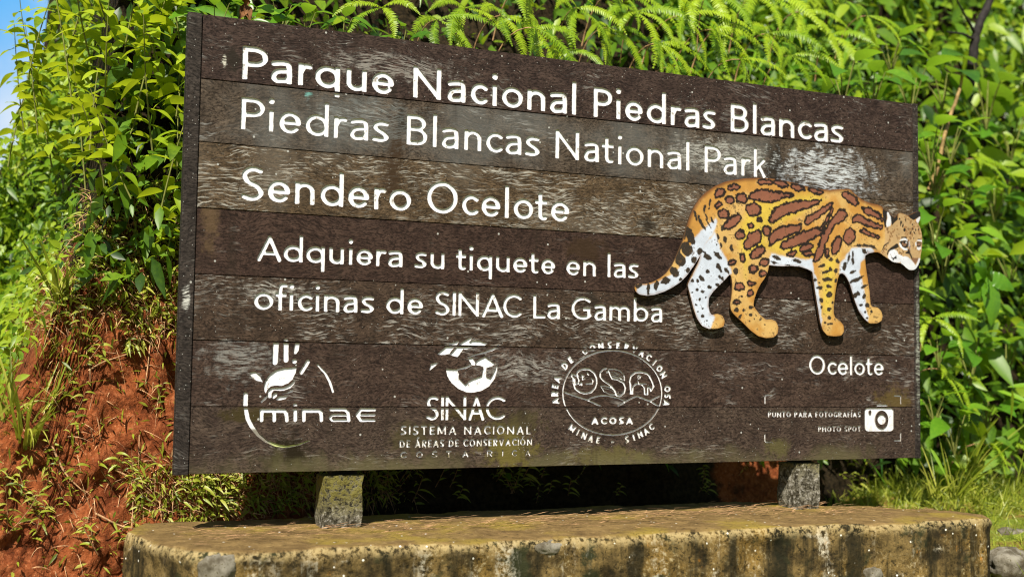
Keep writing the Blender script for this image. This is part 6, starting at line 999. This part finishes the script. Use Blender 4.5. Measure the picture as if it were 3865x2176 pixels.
for k, (dx, dy, s, lab) in enumerate([(215, 860, 1.0, 'tall grass tuft on the left flank of the red mound, upper one'), (180, 960, 1.2, 'drooping grass tuft on the left flank of the red mound'), (120, 1040, 1.1, 'pale grass tuft left of the bare red soil'), (60, 1130, 1.0, 'grass tuft at the left edge above the red soil'), (240, 770, .8, 'short grass tuft over the bare red face'), (110, 900, 1.1, 'grass tuft in front of the blurred shrubbery left of the mound'), (20, 1060, 1.2, 'broad grass tuft at the left edge, lower one'), (150, 760, .9, 'grass tuft beside the top of the red mound'), (30, 960, 1.2, 'long arching grass at the left edge of the view')]):
    plant('grass_tuft', TUFT[k % 4], on_bank(dx, dy), rnd(-2, 2), s, lab, None, 'grass')
for k, (dx, dy, y, s, lab) in enumerate([(2350, 1250, .55, 1.0, 'bright grass tuft behind the right end of the plinth'), (2400, 1255, .5, 1.2, 'tall grass tuft right of the lower right corner of the sign'), (2455, 1270, .5, 1.2, 'grass tuft beyond the right corner of the plinth'), (2300, 1250, .7, .9, 'grass tuft behind the plinth near the right post'), (2540, 1260, .7, 1.1, 'grass tuft at the right edge of the view'), (2430, 1200, .9, 1.3, 'yellowish tall grass beside the right end of the sign'), (2500, 1180, 1.1, 1.2, 'blurred grass tuft far right')]):
    plant('grass_tuft', TUFT[(k + 2) % 4], at(dx, dy, y), rnd(-2, 2), s, lab, None, 'grass')

# ------------------------------------------------------------------ foliage masses
def hill_mass(name, n, xr, zr, depth, size, shape, mat, wr, kind_mask=None, nseg=3, up=.7, seed=1, clump=3.0, thin=.22):
    g = np.random.default_rng(seed); x = g.uniform(*xr, n); z = zr[0] + (zr[1] - zr[0]) * g.random(n)
    if kind_mask is not None: k = kind_mask(x, z, g); x, z = x[k], z[k]
    k = (z < ztop(x) + .1) & ((z < 1.15) | (x < .35) | (x > 3.0) | (g.random(len(x)) < thin)); x, z = x[k], z[k]; n = len(x)
    q = p3(x, z); cl = fbm(q + seed, clump, 3)
    off = np.maximum(0, depth * (g.random(n) ** 1.2) * (1 + 2.4 * cl)) + .03
    y = hill_y(x, z, False) - off
    P = np.column_stack([x, y, z]) + g.normal(0, .01, (n, 3))
    F = g.normal(0, 1, (n, 3)) + np.array([0, -.7, -.1]); N = g.normal(0, .45, (n, 3)) + np.array([-.25, -.7, up])
    L = g.uniform(*size, n) * (1 + .5 * fbm(q + 11, 1.3, 2))
    V, Q, ix = leaves(P, F, N, L, L * wr, g.uniform(.1, .6, n), .2, nseg, shape)
    tn = np.clip(.5 + .8 * cl + g.normal(0, .2, n), 0, 1)[ix]
    return mesh_np(name, V, Q, M[mat], tint=tn)
def bare(x, z, g):                      # keeps leaves off the bare red soil
    soilz = (x > -.55) & (x < .35) & (z < .72 + .10 * np.sin(x * 9)); u = (z < .12) & (x < 3.0)
    return ~(soilz | (u & (g.random(len(x)) > .012))) & ~((x > 2.85) & (z < 1.0) & (g.random(len(x)) > .55))
tag(obj('hillside_foliage', hill_mass('hillside_foliage', 13000, (-.35, 4.4), (-.1, 3.1), .32, (.04, .12), 'ovate', 'back', .26, bare, 3, .7, 5)), 'mixed dense green foliage covering the bank behind the sign', 'foliage', kind='stuff')
tag(obj('small_leaf_cover', hill_mass('small_leaf_cover', 9000, (-.30, 3.4), (.0, 2.8), .20, (.02, .045), 'lance', 'back', .2, bare, 2, .6, 9, 5)), 'fine small leaved undergrowth covering the bank behind the sign', 'foliage', kind='stuff')
tag(obj('far_foliage', hill_mass('far_foliage', 16000, (4.2, 12.5), (-.3, 5), .6, (.07, .2), 'ovate', 'back', .26, None, 3, .7, 6)), 'blurred far foliage on the slope right of the sign', 'foliage', kind='stuff')
tag(obj('distant_shrubbery', hill_mass('distant_shrubbery', 30000, (-1.5, -.12), (-.1, 1.95), .45, (.03, .075), 'ovate', 'back', .24, lambda x, z, g: (x < np.interp(z, [-.7, -.12, .0, .14, .3, .6, 1.0, 1.6, 3], [-1.6, -1.3, -.78, -.50, -.43, -.33, -.2, -.15, -.05]) - .05) & ((z < 1.1) | (g.random(len(x)) < .5)), 3, .7, 8, 2.2)), 'blurred dense shrubbery beyond the left side of the red mound', 'foliage', kind='stuff')
tag(obj('strap_leaf_cover', hill_mass('strap_leaf_cover', 3200, (.1, 4.6), (-.1, 3.1), .42, (.09, .22), 'lance', 'broad', .085, bare, 6, .5, 12, 4)), 'long narrow leaves scattered through the foliage behind the sign', 'foliage', kind='stuff')
# dry stalks and creeping grass on the mound and behind the plinth
def stalks(n, xr, zr, ln, seed, mask=None):
    g = np.random.default_rng(seed); x = g.uniform(*xr, n); z = g.uniform(*zr, n)
    if mask is not None: k = mask(x, z, g); x, z = x[k], z[k]
    n = len(x); P = np.column_stack([x, hill_y(x, z) + .004, z]); F = g.normal(0, 1, (n, 3)) + np.array([0, -.6, .25]); N = g.normal(0, .6, (n, 3)) + np.array([0, -.6, .6])
    L = g.uniform(*ln, n); return P, F, N, L, g
def crown(x, z, g):
    d = np.where(x < .12, 1.0, .0) * (z > .46 - .12 * (x > -.12) + .3 * fbm(p3(x, z), 5, 2)) + ((x > -.1) & (x < 1.0) & (z < .02) & (z > -.2)) * .9 + .10
    return g.random(len(x)) < d
P, F, N, L, g = stalks(16000, (-.55, 1.1), (-.5, 1.05), (.03, .11), 21, crown)
V, Q, ix = leaves(P, F, N, L, np.full(len(L), .0017), g.uniform(.0, .7, len(L)), .1, 4, 'blade')
tag(obj('dry_stalks', mesh_np('dry_stalks', V, Q, M['dry'])), 'tangled tan dry stalks over the red mound', 'dry grass', kind='stuff')
P, F, N, L, g = stalks(17000, (-.50, 1.1), (-.45, 1.05), (.018, .052), 22, crown)
P = P - np.array([0, 1, 0]) * g.uniform(0, .045, len(L))[:, None]
V, Q, ix = leaves(P, F, N, L, L * .15, g.uniform(.1, .6, len(L)), .25, 3, 'lance')
tag(obj('creeping_grass', mesh_np('creeping_grass', V, Q, M['grass'], tint=np.clip(.55 + g.normal(0, .3, len(L)), 0, 1)[ix])), 'yellow green creeping grass over the red mound', 'grass', kind='stuff')
# grass on the ground at the right
g = np.random.default_rng(31); n = 16000; x = g.uniform(2.6, 5.6, n); y = g.uniform(-.6, 1.6, n); k = ((x > 3.02) | (y > .35)) & ((x > 3.15) | (g.random(n) < .25)); x, y = x[k], y[k]; n = len(x)
z = -.54 + np.clip((x - 2.7) * .16, 0, .22)
F = g.normal(0, .45, (n, 3)) + np.array([0, -.1, 1]); L = g.uniform(.06, .2, n) * (1 + .8 * fbm(p3(x, y), 3, 2))
V, Q, ix = leaves(np.column_stack([x, y, z]), F, np.column_stack([g.normal(0, .5, n), -np.ones(n), np.full(n, .5)]), L, np.full(n, .0035), g.uniform(.1, .7, n), .2, 4, 'blade')
tag(obj('grass', mesh_np('grass', V, Q, M['grass'], tint=np.clip(.35 + g.normal(0, .3, n), 0, 1)[ix])), 'bright grass on the ground beyond the right end of the plinth', 'grass', kind='stuff')
# litter on the plinth
g = np.random.default_rng(41); n = 800; x = g.uniform(.0, 2.9, n); y = np.clip(g.normal(-.05, .10, n), -.33, .25); k = (x < 2.62) | (y < -.1); x, y = x[k], y[k]; n = len(x)
a = g.normal(0, .35, n); F = np.column_stack([np.cos(a), np.sin(a), g.normal(.03, .06, n)]); L = g.uniform(.015, .08, n) * np.where(g.random(n) < .3, 1.4, .8)
V, Q, ix = leaves(np.column_stack([x, y, np.full(n, PZ + .0115)]), F, np.array([[0, 0, 1.0]] * n), L, g.uniform(.0014, .0032, n), .0, .2, 3, 'blade')
tag(obj('straw_litter', mesh_np('straw_litter', V, Q, M['dry'])), 'scattered straw and needles on top of the plinth', 'litter', kind='stuff')
# rocks beyond the right end
for dx, dy, y, r, sd, lab in [(2545, 1420, -.35, (.11, .08, .07), 3, 'grey rock beside the right end of the plinth'), (2545, 1345, .15, (.09, .06, .035), 8, 'pale flat rock in the grass beyond the plinth')]:
    o = obj('rock', rock_mesh('rock', r, sd, M['greystone'])); o.location = at(dx, dy, y); tag(o, lab, 'rock')
